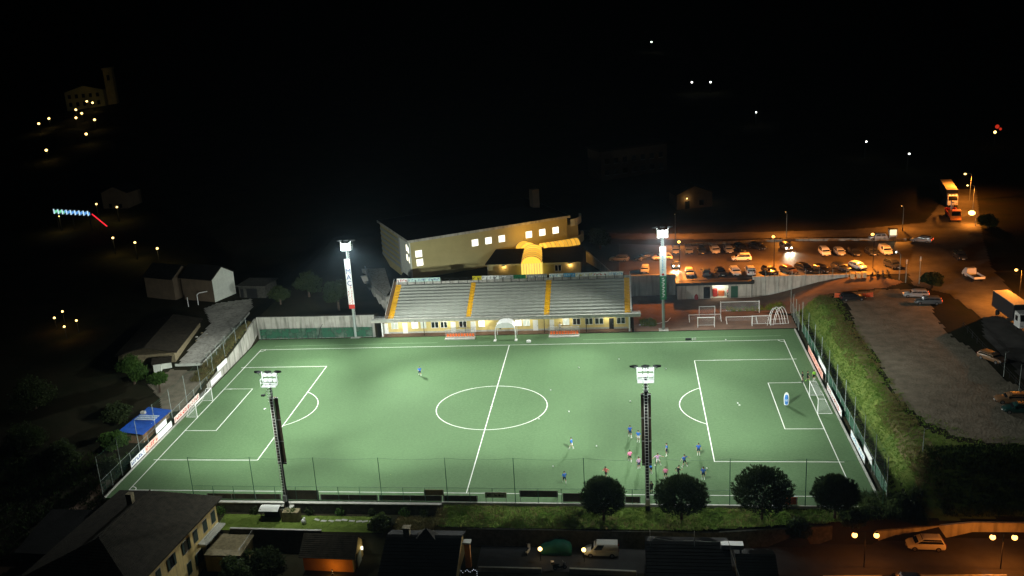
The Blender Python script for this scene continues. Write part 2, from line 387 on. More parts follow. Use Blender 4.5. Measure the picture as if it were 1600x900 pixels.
carpark = flat('car_park', [(23.6,61),(32.9,61),(32.9,57.6),(79,57.6),(86,83),(60,87),(36,86.5),(14,93),(14,76)], 3.86, M['wetasphalt'])
forecourt = flat('forecourt', [(23.6,36.6),(53.6,36.6),(53.6,44),(46,47),(46.2,56.9),(32.8,56.9),(32.6,60),(23.6,60)], .03, M['dirt'])
access = drape('access_ramp', [(46,47),(54,45.2),(62,47.2),(72,49),(76,52),(72,56.6),(60,56.7),(46,56.7)], M['dirt'], .06, .5, .2)
road = drape('main_road', [(83.2,30),(80.5,20),(80.2,0),(80,-30),(90,-30),(91,0),(91.5,30),(94,60),(100,85),(112,130),(106,131),(92,100),(75,96),(40,98),(10,103),(10,97),(40,92),(72,89),(86,85),(78,58),(77,50),(82,44)], M['oldasphalt'], .09, .5, .05)
street = flat('street', [(3,-38.95),(32,-38.95),(46.4,-36.65),(63,-34.6),(110,-34.3),(110,-44),(64,-43.4),(44,-44.6),(3,-44.9)], -2.95, M['asphalt'])
path = drape('dirt_path', [(-58,-24),(-54,-24),(-54.5,-33),(-57.5,-40),(-62,-48),(-66,-48),(-60,-36)], M['dirt'], .05, .5, .4)
yardp = drape('yard', [(-54.4,-1),(-54.2,8),(-55,14),(-63,15),(-65,9),(-60,3),(-57,-3)], M['gravel'], .06, .4, .2)

# ------------------------------------------------------------------ pitch
HL, HW = 50.31, 30.21
pitch = struct(MB().box(-52.8, 52.9, -32.75, 36.3, -.35, 0).build('pitch', M['turf']))
def seg(name, x0, y0, x1, y1, w=.125, mat='line', z=.006):
    d = Vector((x1-x0, y1-y0, 0)).normalized(); n = Vector((-d.y, d.x, 0))*w/2; e = d*w/2
    a = Vector((x0, y0, z))-e; b = Vector((x1, y1, z))+e
    return MB().sheet([a-n, b-n, b+n, a+n]).build(name, M[mat], pitch)
def arc(name, cx, cy, r, t0, t1, w=.125, z=.008):
    n = max(8, int(abs(t1-t0)/.06)); m = MB(); vs = []
    for i in range(n+1):
        t = t0+(t1-t0)*i/n
        vs += [(cx+(r-w/2)*math.cos(t), cy+(r-w/2)*math.sin(t), z), (cx+(r+w/2)*math.cos(t), cy+(r+w/2)*math.sin(t), z)]
    m.add(vs, [(2*i, 2*i+1, 2*i+3, 2*i+2) for i in range(n)]); return m.build(name, M['line'], pitch)
seg('touch_line', -HL, HW, HL, HW); seg('touch_line', -HL, -HW, HL, -HW)
seg('halfway_line', 0, -HW, 0, HW, z=.010); arc('centre_circle', 0, 0, 9.15, 0, 2*math.pi)
for s in (-1, 1):
    seg('goal_line', s*HL, -HW, s*HL, HW, z=.010)
    for d, w in ((16.5, 20.16), (5.5, 9.16)):
        x = s*(HL-d); e = s*(HL-.1)
        seg('area_line', x, -w, x, w, z=.012); seg('area_line', x, w, e+s*(.7 if d > 6 else 0), w); seg('area_line', x, -w, e+s*(.7 if d > 6 else 0), -w)
    a = math.acos(5.5/9.15); c = s*(HL-11)
    arc('penalty_arc', c, 0, 9.15, (math.pi if s > 0 else 0)-a, (math.pi if s > 0 else 0)+a)
    MB().ball((c, 0, .004), .16, 8, 4, sc=(1, 1, .05)).build('penalty_spot', M['line'], pitch)
    for t in (-1, 1):
        b = math.atan2(-t, -s); arc('corner_arc', s*HL, t*HW, 1, b-math.pi/4, b+math.pi/4)
MB().ball((0, 0, .016), .16, 8, 4, sc=(1, 1, .05)).build('centre_spot', M['line'], pitch)
seg('faded_line', -48, 32.2, -14.5, 32.4, .12, 'line2'); seg('faded_line', -6.3, 32.3, -4, 32.3, .12, 'line2'); seg('faded_line', 14, 32.4, 50, 32.5, .12, 'line2')

# ------------------------------------------------------------------ kerbs and retaining walls
def wallthing(name, label, pts, z0, z1, t, mat, cap=None, cat='wall'):
    """a wall following a line; pieces butt end to end"""
    x0, y0 = pts[0]; b = thing(name, label, cat, (x0, y0, 0)); m = MB(); mc = MB()
    zt = z1 if hasattr(z1, '__len__') else [z1]*len(pts); zb = z0 if hasattr(z0, '__len__') else [z0]*len(pts)
    for i in range(len(pts)-1):
        a = Vector((*pts[i], 0))-Vector((x0, y0, 0)); c = Vector((*pts[i+1], 0))-Vector((x0, y0, 0)); n = Vector((-(c-a).y, (c-a).x, 0)).normalized()*t/2
        q = [a-n, c-n, c+n, a+n]; m.prism([(p.x, p.y) for p in q], [zb[i], zb[i+1], zb[i+1], zb[i]], [zt[i], zt[i+1], zt[i+1], zt[i]])
        if cap:
            n2 = n*(1+.12/t); q = [a-n2, c-n2, c+n2, a+n2]; mc.prism([(p.x, p.y) for p in q], [zt[i]+.002, zt[i+1]+.002, zt[i+1]+.002, zt[i]+.002], [zt[i]+.12, zt[i+1]+.12, zt[i+1]+.12, zt[i]+.12])
    m.build('wall_body', mat, b)
    if cap: mc.build('coping', cap, b)
    return b
wallthing('retaining_wall', 'stained pale concrete retaining wall behind the green screen at the far left corner', [(-53.4,37.9),(-40,37.9),(-28.2,37.9)], -.3, [4.35,4.2,4.2], .4, M['concrete'], M['paleconcrete'])
wallthing('retaining_wall', 'pale concrete retaining wall stepping down the left side behind the left goal line', [(-53.65,37.6),(-53.6,28),(-53.6,20),(-53.6,9)], -.3, [4.3,2.9,2.0,1.0], .35, M['concrete'])
wallthing('retaining_wall', 'orange lit concrete wall between the stand and the kiosk below the car park', [(23.4,60.05),(32.6,60.05)], -.2, 4.5, .4, M['paleconcrete'], M['kerb'])
wallthing('retaining_wall', 'pale concrete wall beside the access ramp, right of the kiosk', [(47.9,56.95),(56,56.95),(66.5,56.95)], -.2, [4.45,4.45,4.3], .35, M['paleconcrete'])
wallthing('street_wall', 'dark low wall along the street below the grass verge and the pines', [(1.2,-38.85),(32,-38.85),(46.4,-36.6)], -3.1, [-.55,-.55,-.6], .35, M['darkstone'])
wallthing('street_wall', 'orange lit plastered wall behind the street lamps at the lower right', [(50.5,-36.0),(63,-34.45),(110,-34.2)], -3.1, [-1.75,-1.05,-1.0], .35, M['orangewall' if False else 'paleconcrete'])
wallthing('garden_wall', 'old stone wall with plants under the near left side of the pitch', [(-41,-33.35),(-20,-33.35),(-3,-33.35)], -1.75, -.12, .5, M['darkstone'], M['kerb'])
wallthing('garden_wall', 'thin grey garden wall between the lawn and the dark garden beside the ochre house', [(-31.5,-38.8),(-21,-39.0),(-18.5,-39.0)], -4.8, -1.2, .25, M['darkstone'], M['kerb'])
for a, b in (((-3, -33.0), (53, -33.0)),):
    k = MB().box(a[0], b[0], -33.12, -32.82, -.5, .1); struct(k.build('kerb', M['kerb']))
for nm, x0, x1 in (('kerb', 52.95, 53.2), ('kerb', -53.1, -52.85)):
    struct(MB().box(x0, x1, -32.7, 36.0 if x0 > 0 else 8.8, -.4, .1).build(nm, M['kerb']))
# far left village road wall, lower-right road edge
wallthing('boundary_wall', 'low pale wall with a bend beside the small stone house', [(-62,-57),(-58.5,-48.5),(-53.5,-45.5)], [-5.6,-5.4,-5.2], [-3.6,-3.5,-3.4], .25, M['darkstone'], M['kerb'])
wallthing('boundary_wall', 'thin pale kerb wall at the bottom right edge of the street', [(44,-44.75),(64,-43.6)], -3.1, -2.7, .25, M['kerb'])
wallthing('boundary_wall', 'low pale wall running along the near side of the street by the scooters', [(3.4,-45.1),(11.2,-45.1)], -3.2, -2.35, .3, M['kerb'])
wallthing('boundary_wall', 'low pale wall along the near side of the street under the white van', [(14.6,-45.0),(22.6,-45.3)], -3.2, -2.3, .3, M['kerb'])
wallthing('car_park_wall', 'low wall with kerb between the car park and the road behind it', [(36,87.0),(60,87.6),(84,84)], 3.7, 4.35, .3, M['paleconcrete'])
wallthing('ramp_wall', 'orange lit sloping concrete parapet beside the entrance building', [(13.8,71),(19.5,60.5),(22.8,56.5)], [4,3.9,3.9], [7.6,5.2,4.6], .3, M['paleconcrete'])
# ------------------------------------------------------------------ printed marks that cannot be read at this distance
def strokes(x0, x1, z0, z1, y, dens=1.0, seed=0, up=False):
    """rows of short bars like lettering seen from far; up: running up a tall panel"""
    r = random.Random(seed); m = MB(); h = z1-z0; x = x0
    if up:
        z = z0; w = x1-x0
        while z < z1-.2:
            s = r.uniform(.14, .3); m.box(x0+r.uniform(0, .2)*w, x0+r.uniform(.3, .5)*w, y-.006, y, z, z+s*.8)
            if r.random() < .8: m.box(x0+.55*w, x0+r.uniform(.75, 1)*w, y-.006, y, z+s*.1, z+s*.45)
            z += s+.08
        return m
    while x < x1-.2:
        w = r.uniform(.18, .42)*dens
        m.box(x, x+w*.28, y-.006, y, z0+h*.05, z0+h*r.uniform(.6, 1))
        if r.random() < .75: m.box(x+w*.281, x+w*.9, y-.006, y, z0+h*r.uniform(.05, .3), z0+h*r.uniform(.35, .5))
        if r.random() < .6: m.box(x+w*.281, x+w*.9, y-.006, y, z0+h*.7, z0+h*.95)
        x += w+r.choice((.1, .12, .4))
    return m
INK = {k: pm('print_'+k, c, .7, .1, 3) for k, c in dict(blue=(.02, .06, .28), red=(.5, .03, .02), green=(.01, .16, .06), black=(.02, .02, .02), teal=(.12, .45, .36), yellow=(.6, .5, .02), orange=(.7, .16, .02), sky=(.1, .35, .6), white=(.75, .76, .74), grey=(.3, .31, .3)).items()}

# ------------------------------------------------------------------ grandstand (local origin on the pitch side, x along the stand)
st = thing('grandstand', 'open concrete grandstand with yellow stair aisles and cream changing rooms underneath', 'grandstand', (0, 37, 0))
FY = 1.35
MB().box(-26.2, 22.6, FY, FY+.25, 0, 3.18).build('facade_wall', M['cream'], st)
MB().box(-26.2, -25.95, FY+.252, 11, 0, 3.3).build('side_wall', M['paleconcrete'], st); MB().box(22.35, 22.6, FY+.252, 11, 0, 3.3).build('side_wall', M['paleconcrete'], st)
MB().box(-26.8, 23.2, -.55, FY-.002, -.2, .08).build('walkway', M['dirt'], st)
MB().box(-28.4, 24.9, -1.0, 1.28, 3.2, 3.55).build('canopy_slab', M['paleconcrete'], st)
MB().box(-28.4, 24.9, -1.0, -.82, 3.553, 3.8).build('parapet', M['terrace'], st)
for x in (-26.4, 22.75): MB().box(x-.14, x+.14, -.4, -.12, .08, 3.198).build('column', M['white'], st)
for x in (-17.8, -9.4, 6.35, 14.5): MB().tube((x, -.3, .08), (x, -.3, 3.198), .07, n=8).build('column', M['dark'], st)
ROWS = 11; D = .94; RI = .38
for (x0, x1) in ((-24.0, -9.2), (-8.2, 6.3), (7.4, 21.9)):
    me = MB().box(x0, x1, 0, D, -.55, 0).mesh('terrace_step', M['terrace'])
    ml = MB().box(x0, x1, -.035, -.003, -.09, .004).mesh('nosing', M['terrace'])
    for i in range(ROWS):
        o = inst('terrace_step', me, st, (0, .55+D*i, 3.88+RI*i)); inst('nosing', ml, o)
for (x0, x1) in ((-25.2, -24.0), (-9.2, -8.2), (6.3, 7.4), (21.9, 23.0)):
    me = MB().box(x0+.003, x1-.003, 0, D/2, -.45, 0).mesh('aisle_step', M['yellow'])
    for i in range(ROWS*2): inst('aisle_step', me, st, (0, .54+D/2*i, 3.70+RI/2*i+.004))
for x0, x1 in ((-25.75, -25.21), (23.01, 23.3)):
    MB().add([(x0,.4,3.56),(x1,.4,3.56),(x1,.4,4.3),(x0,.4,4.3),(x0,11,3.56),(x1,11,3.56),(x1,11,8.4),(x0,11,8.4)], [(0,1,2,3),(5,4,7,6),(1,5,6,2),(4,0,3,7),(3,2,6,7),(1,0,4,5)]).build('side_parapet', M['paleconcrete'] if x0 > 0 else M['wood'], st)
    MB().tube(((x0+x1)/2-.1, .4, 4.75), ((x0+x1)/2-.1, 11, 8.9), .035).tube(((x0+x1)/2-.1, .4, 4.3), ((x0+x1)/2-.1, .4, 4.75), .03).build('handrail', M['white'], st)
MB().box(-25.75, 23.3, 10.93, 11.25, 3.3, 8.15).build('rear_wall', M['paleconcrete'], st)
rail = MB().tube((-25, 10.8, 8.75), (22.8, 10.8, 8.75), .03)
rail.build('top_rail', M['dark'], st)
pmesh = MB().box(-.05, .05, -.05, .05, 0, 1.0).mesh('rail_post', M['dark'])
for s0, s1 in ((-24.6, -10), (-7.6, 5.8), (7.8, 21.8)):
    for i in range(9): inst('rail_post', pmesh, st, (s0+(s1-s0)*i/8, 10.62, 7.7))
fr = MB()
for z in (4.1, 4.45): fr.tube((-28.2, -.9, z), (24.7, -.9, z), .022)
for i in range(37): fr.tube((-28+i*1.46, -.9, 3.8), (-28+i*1.46, -.9, 4.45), .02)
fr.build('front_railing', M['metal'], st)
def board_on(parent, x0, x1, z0, z1, y, face, ink, seed, name='sponsor_board'):
    b = MB().box(x0, x1, y, y+.06, z0, z1).build(name, face, parent)
    strokes(x0+.15, x1-.15, z0+.15, z1-.18, y-.002, 1.1, seed).build('lettering', ink, b); return b
for i, (x0, x1, fc, ink) in enumerate(((-25.0,-22.6,'white','red'),(-22.55,-15.7,'sky','blue'),(-8.9,-7.0,'yellow','black'),(-6.95,-3.4,'white','black'),(-3.35,-.4,'grey','white'),(-.35,2.2,'green','black'),(2.25,6.5,'grey','white'),
                                     (6.95,9.8,'white','sky'),(9.85,12.2,'sky','white'),(12.25,15.8,'white','yellow'),(15.85,18.8,'white','red'),(18.85,21.8,'white','sky'))):
    board_on(st, x0, x1, 8.25, 9.05, 10.72, INK[fc] if fc != 'sky' or i > 5 else pm('pale_teal_board', (.45, .62, .56), .7, .1, 2), INK[ink], 20+i)
fx = lambda u: -26.3+(u-600)*.1272
wmesh = {}
def window(parent, x0, x1, z0, z1, y, pane, name='window'):
    f = MB()
    t = .07
    f.box(x0-t, x1+t, y-.06, y, z1, z1+t).box(x0-t, x1+t, y-.1, y, z0-t, z0).box(x0-t, x0, y-.06, y, z0+.002, z1-.002).box(x1, x1+t, y-.06, y, z0+.002, z1-.002)
    xm = (x0+x1)/2; f.box(xm-.05, xm+.05, y-.06, y, z0+.002, z1-.002)
    w = f.build(name, M['white'], parent)
    for a, b in ((x0, xm-.05), (xm+.05, x1)): MB().box(a+.003, b-.003, y-.03, y-.004, z0+.002, z1-.002).build('pane', pane, w)
    return w
for u0, u1, pane in ((677,688,'glass'),(692,702,'glass'),(722,733,'glass'),(900,911,'glass'),(919,930,'glass'),(934,946,'glass'),(967,979,'glass'),(645,655,'winlit'),(660,668,'winsoft'),(753,762,'winlit'),(811,820,'winlit'),(823,833,'winsoft'),(885,894,'winsoft'),(612,622,'winsoft')):
    window(st, fx(u0), fx(u1), 1.15, 2.35, FY, M[pane])
for u0, u1, mt in ((598,606,'white'),(630,638,'white'),(708,716,'white'),(740,748,'white'),(838,846,'white'),(955,962,'dark'),(864,871,'white')):
    d = MB().box(fx(u0), fx(u1), FY-.06, FY-.003, .085, 2.3).build('door', M[mt], st)
    MB().box(fx(u1)-.18, fx(u1)-.1, FY-.12, FY-.062, 1.05, 1.2).build('handle', M['metal'], d)
for x in (-22.5, -13.5, -5.5, 2.5, 10.5, 18.5):
    l = MB().box(x-.6, x+.6, .15, .3, 3.1, 3.19).build('tube_lamp', M['whitelamp'], st)
    lamp('walkway_light', 'POINT', (x, .2, 2.95), 170, (1, .93, .68), st, .25)
MB().box(-26, 22.4, FY-.02, FY-.004, .085, .45).build('plinth', M['kerb'], st)
MB().tube((-28.2, -.7, -.2), (-28.2, -.7, 3.2), .05).tube((-28.3,-.95,3.8),(-28.3,1.2,3.8),.03).build('downpipe', M['metal'], st)

# ------------------------------------------------------------------ concrete terrace between the stand and the gym
ct = thing('concrete_terrace', 'weathered concrete walkway slab on sloping brackets left of the grandstand', 'terrace', (-34, 60, 0))
pl = [(-4.8,12),(.8,12),(7.6,-11),(6.2,-12),(1.6,-3.5),(-3.6,10.6)]
MB().prism(pl, 3.95, 4.95).build('slab', M['concrete'], ct)
MB().prism([(-3.4,11.8),(.6,11.8),(6.9,-10.4),(6.3,-10.9),(2.6,-3)], .5, 3.948).build('bracket_wall', M['concrete'], ct)
for i in range(5):
    t = i/4; x = -3.2+t*9; y = 9.6-t*20
    MB().add([(x-.2,y,.5),(x+.9,y+.3,.5),(x+.9,y+.3,3.9),(x-1.3,y-.4,3.9),(x-.2,y+.5,.5),(x+.9,y+.8,.5),(x+.9,y+.8,3.9),(x-1.3,y+.1,3.9)], [(0,1,2,3),(5,4,7,6),(1,5,6,2),(4,0,3,7),(3,2,6,7),(1,0,4,5)]).build('bracket', M['concrete'], ct)
rm = MB()
for z in (5.5, 5.95): rm.path([(-3.6,10.6,z),(1.6,-3.5,z),(6.2,-12,z)], .03)
for i in range(9):
    t = i/8; x, y = (-3.6+5.2*t*2, 10.6-14.1*t*2) if t < .5 else (1.6+4.6*(t-.5)*2, -3.5-8.5*(t-.5)*2); rm.tube((x,y,4.95),(x,y,5.95), .03)
rm.build('railing', M['metal'], ct)

# ------------------------------------------------------------------ sports hall
gy = thing('sports_hall', 'large cream sports hall with lit square windows and dark flat roof behind the stand', 'sports hall', (-24.4, 61.3, 5), R(28.1))
GL, GW, GH = 38.2, 24.5, 9.0
MB().box(0, GL, 0, GW, -1.3, GH-.5).build('wall', M['gymwall'], gy)
MB().add([(-.5,-.5,GH+.05),(GL+.5,-.5,GH+.05),(GL+.5,GW+.5,GH+.05),(-.5,GW+.5,GH+.05),(6,GW/2,GH+1.0),(GL-6,GW/2,GH+1.0)], [(0,1,5,4),(1,2,5),(2,3,4,5),(3,0,4),(3,2,1,0)]).build('roof', M['roofdark'], gy)
MB().box(-.6, GL+.6, -.6, GW+.6, GH-.498, GH+.04).build('fascia', M['paleconcrete'], gy)
for x, z in ((1.85,10.6),(1.95,8.6),(15.3,11.05),(18.55,11.05),(21.8,11.0),(28.5,10.95),(31.85,10.95),(35.2,10.95)):
    z -= 5; w = MB(); a = .74
    for (p0, p1, q0, q1) in ((x-a-.1, x+a+.1, z+a, z+a+.1), (x-a-.1, x+a+.1, z-a-.1, z-a), (x-a-.1, x-a, z-a+.002, z+a-.002), (x+a, x+a+.1, z-a+.002, z+a-.002)): w.box(p0, p1, -.06, -.002, q0, q1)
    w = w.build('window', M['white'], gy)
    MB().box(x-a+.003, x+a-.003, -.03, -.004, z-a+.003, z+a-.003).build('pane', M['winlit'], w)
for y, z in ((2.45,11.75),(1.15,11.45),(2.65,9.5),(.95,9.2)):
    z -= 5; w = MB(); a = .45
    w.box(-.1, -.052, y-a-.08, y+a+.08, z-.78, z+.78)
    w = w.build('window', M['white'], gy); MB().box(-.13, -.102, y-a, y+a, z-.697, z+.697).build('pane', M['winlit'], w)
cl = MB()
for i in range(6): cl.box(-.16, -.003, 8.5, GW-.2, .6+1.25*i, 1.25+1.25*i)
cl.build('cladding', M['greypost'], gy); MB().box(-.05, -.003, .3, 8.0, -1, 8.4).build('lit_end_wall_panel', M['whitewall'], gy)  # paler panel puts the stronger light on this end wall into its colour
MB().box(-.25, -.003, 8.1, 8.4, -.2, 8.4).build('drainpipe', M['metal'], gy)
MB().box(-.3, .0-.003, -.3, .25, -1, 8.45).build('corner_pilaster', M['whitewall'], gy)
MB().box(GL+.01, GL+3.2, 1, 7, -1.3, 6.5).build('stair_block', M['gymwall'], gy)
MB().loft([[(GL+.3+4.6*math.sin(t)*r, -1.2+7*(1-math.cos(t)), 6.6+q*1.5) for r, q in ((1, 0), (1.12, 0), (1.12, 1.1), (1, 1.1))] for t in np.linspace(0, 1.2, 7)]).build('curved_parapet', M['whitewall'], gy)
MB().loft([[(GL+.3+4.8*math.sin(t)*r, -1.4+6.5*(1-math.cos(t)), 2.2+q*1.4) for r, q in ((1, 0), (1.14, 0), (1.14, 1.3), (1, 1.3))] for t in np.linspace(0, 1.3, 7)]).build('curved_parapet', M['whitewall'], gy)
MB().box(GL-4, GL-2.3, 10, 12, GH+.3, GH+5).build('chimney', M['dimplaster'], gy)

# ------------------------------------------------------------------ entrance building with its glowing tunnel roof
an = thing('entrance_building', 'low cream entrance building with two wall lamps and dark lean-to roof', 'building', (0, 61, 5))
MB().prism([(-7.5,.2),(12.8,0),(12.8,8),(-6.3,8)], -.3, [2.9,2.9,3.9,3.9]).build('wall', M['gymwall'], an)
MB().slab([(-7.9,-.25,3.0),(13.2,-.45,3.0),(13.2,8.5,4.08),(-6.4,8.5,4.08)], .12).build('roof', M['roofdark'], an)
window(an, 7.3, 8.6, .9, 2.2, -.0+.04, M['glass'])
for x in (-3.85, 10.6):
    w = MB().box(x-.22, x+.22, -.22, .0, 2.35, 2.5).build('wall_lamp', M['dark'], an); MB().box(x-.17, x+.17, -.19, -.03, 2.31, 2.348).build('lens', M['warmlamp'], w)
    lamp('wall_light', 'POINT', (x, -.3, 2.2), 75, (1, .62, .25), an, .1)
MB().tube((-7.3,-.1,0),(-7.3,-.1,2.9),.06).build('downpipe', M['metal'], an)
tn = thing('glazed_tunnel', 'glowing yellow barrel vaulted tunnel roof joining entrance building to the sports hall', 'tunnel', (2.4, 61, 5))
MB().box(-2.3, 2.3, -1.6, -.5, 0, 3.2).build('glass_front', M['vaultfront'], tn)
for i in range(9): MB().box(-2.3+i*.575-.03, -2.3+i*.575+.03, -1.66, -1.603, 0, 3.2).build('mullion', M['metal'], tn)
def vault(name, p0, p1, r, z0, n, parent, mats, hf=.75):
    a = Vector(p0); b = Vector(p1); d = (b-a).normalized(); w = Vector((-d.y, d.x, 0)); L = (b-a).length; k = 12; base = None
    for i in range(n):
        rings = []
        for t in (i/n, (i+1)/n):
            c = a+(b-a)*t; rings.append([c+w*(rr*math.cos(math.pi*j/k))+Vector((0, 0, z0+hf*rr*math.sin(math.pi*j/k))) for rr, js in ((r, range(k+1)), (r-.06, range(k, -1, -1))) for j in js])
        MB().loft(rings).build(name, M[mats[min(i, len(mats)-1)]], parent)
    for i in range(n+1):
        c = a+(b-a)*(i/n); m = MB(); rr = r+.05
        for j in range(k): m.tube(c+w*(rr*math.cos(math.pi*j/k))+Vector((0, 0, z0+hf*rr*math.sin(math.pi*j/k))), c+w*(rr*math.cos(math.pi*(j+1)/k))+Vector((0, 0, z0+hf*rr*math.sin(math.pi*(j+1)/k))), .045, n=4)
        m.build('rib', M['metal'], parent)
vault('vault_panel', (0,-1.7,0), (-.4,8.5,0), 2.2, 3.22, 6, tn, ['vaultmid','vaultmid','vault','vault','vaulthot','vaulthot'])
vault('vault_panel', (1.4,9.3,0), (9.3,13.2,0), 1.6, 3.6, 9, tn, ['vaulthot','vault','vault','vaultmid','vaultmid','vaultdim','vaultdim','vaultmid','vaultdim'])
vault('vault_panel', (-.6,8.9,0), (-3.0,12.2,0), 1.9, 3.4, 2, tn, ['vaulthot','vault'])
MB().slab([(2.1*math.cos(math.pi*j/12), -1.72, 3.22+.74*2.1*math.sin(math.pi*j/12)) for j in range(13)], .04).build('vault_end', M['vaulthot'], tn)
lamp('tunnel_light', 'POINT', (-.2, -2.6, 2.2), 130, (1, .6, .12), tn, .6)
lamp('tunnel_light', 'POINT', (-1.5, 9.5, 6.4), 520, (1, .5, .08), tn, .5)
lamp('tunnel_light', 'POINT', (6, 10.2, 6.4), 420, (1, .5, .08), tn, .5)

# ------------------------------------------------------------------ kiosk under the car park
ki = thing('kiosk', 'grey kiosk with dark flat roof and brightly lit open shutter below the car park', 'kiosk', (32.8, 56.6, 0))
MB().box(0, 7.0, 0, .25, 0, 3.15).box(10.3, 14.9, 0, .25, 0, 3.15).box(7.0, 10.3, 0, .25, 2.85, 3.15).box(0, .25, .252, 3.4, 0, 3.15).box(14.65, 14.9, .252, 3.4, 0, 3.15).build('wall', M['paleconcrete'], ki)
MB().box(-.3, 15.3, -.7, 3.6, 3.153, 3.75).build('roof', M['dark'], ki)
MB().box(.2, 14.6, 2.2, 2.4, .1, 3.1).build('inner_wall', M['whitewall'], ki)
MB().box(7.0, 10.3, .3, 2.2, -.05, .06).build('floor_slab', M['kerb'], ki)
for x0, x1, m_ in ((5.3, 6.6, 'glass'), (10.8, 12.2, 'greenpost')):
    MB().box(x0, x1, -.05, -.003, .1, 2.6).build('door', M[m_], ki)
MB().box(7.3, 8.2, 1.2, 2.1, .06, 1.6).build('drinks_fridge', pm('fridge_red', (.45, .03, .02), .5), ki)
MB().box(8.4, 9.6, 1.5, 2.15, .06, 1.1).build('counter', pm('counter_orange', (.5, .12, .03), .6), ki)
MB().box(7.9, 9.4, 1.0, 1.15, 2.75, 2.84).build('tube_lamp', M['whitelamp'], ki)
lamp('kiosk_light', 'POINT', (8.6, .9, 2.5), 260, (1, .93, .7), ki, .15)
ex = thing('red_sack', 'small dark red sack leaning on the kiosk wall', 'sack', (36.6, 56.2, .03))
MB().loft([[(r*math.cos(t), r*.8*math.sin(t), z) for t in np.linspace(0, 5.5, 8)] for r, z in ((.3, 0), (.42, .3), (.4, .7), (.2, 1.05), (.12, 1.15))]).build('sack_body', pm('sack_red', (.25, .02, .02), .9), ex)

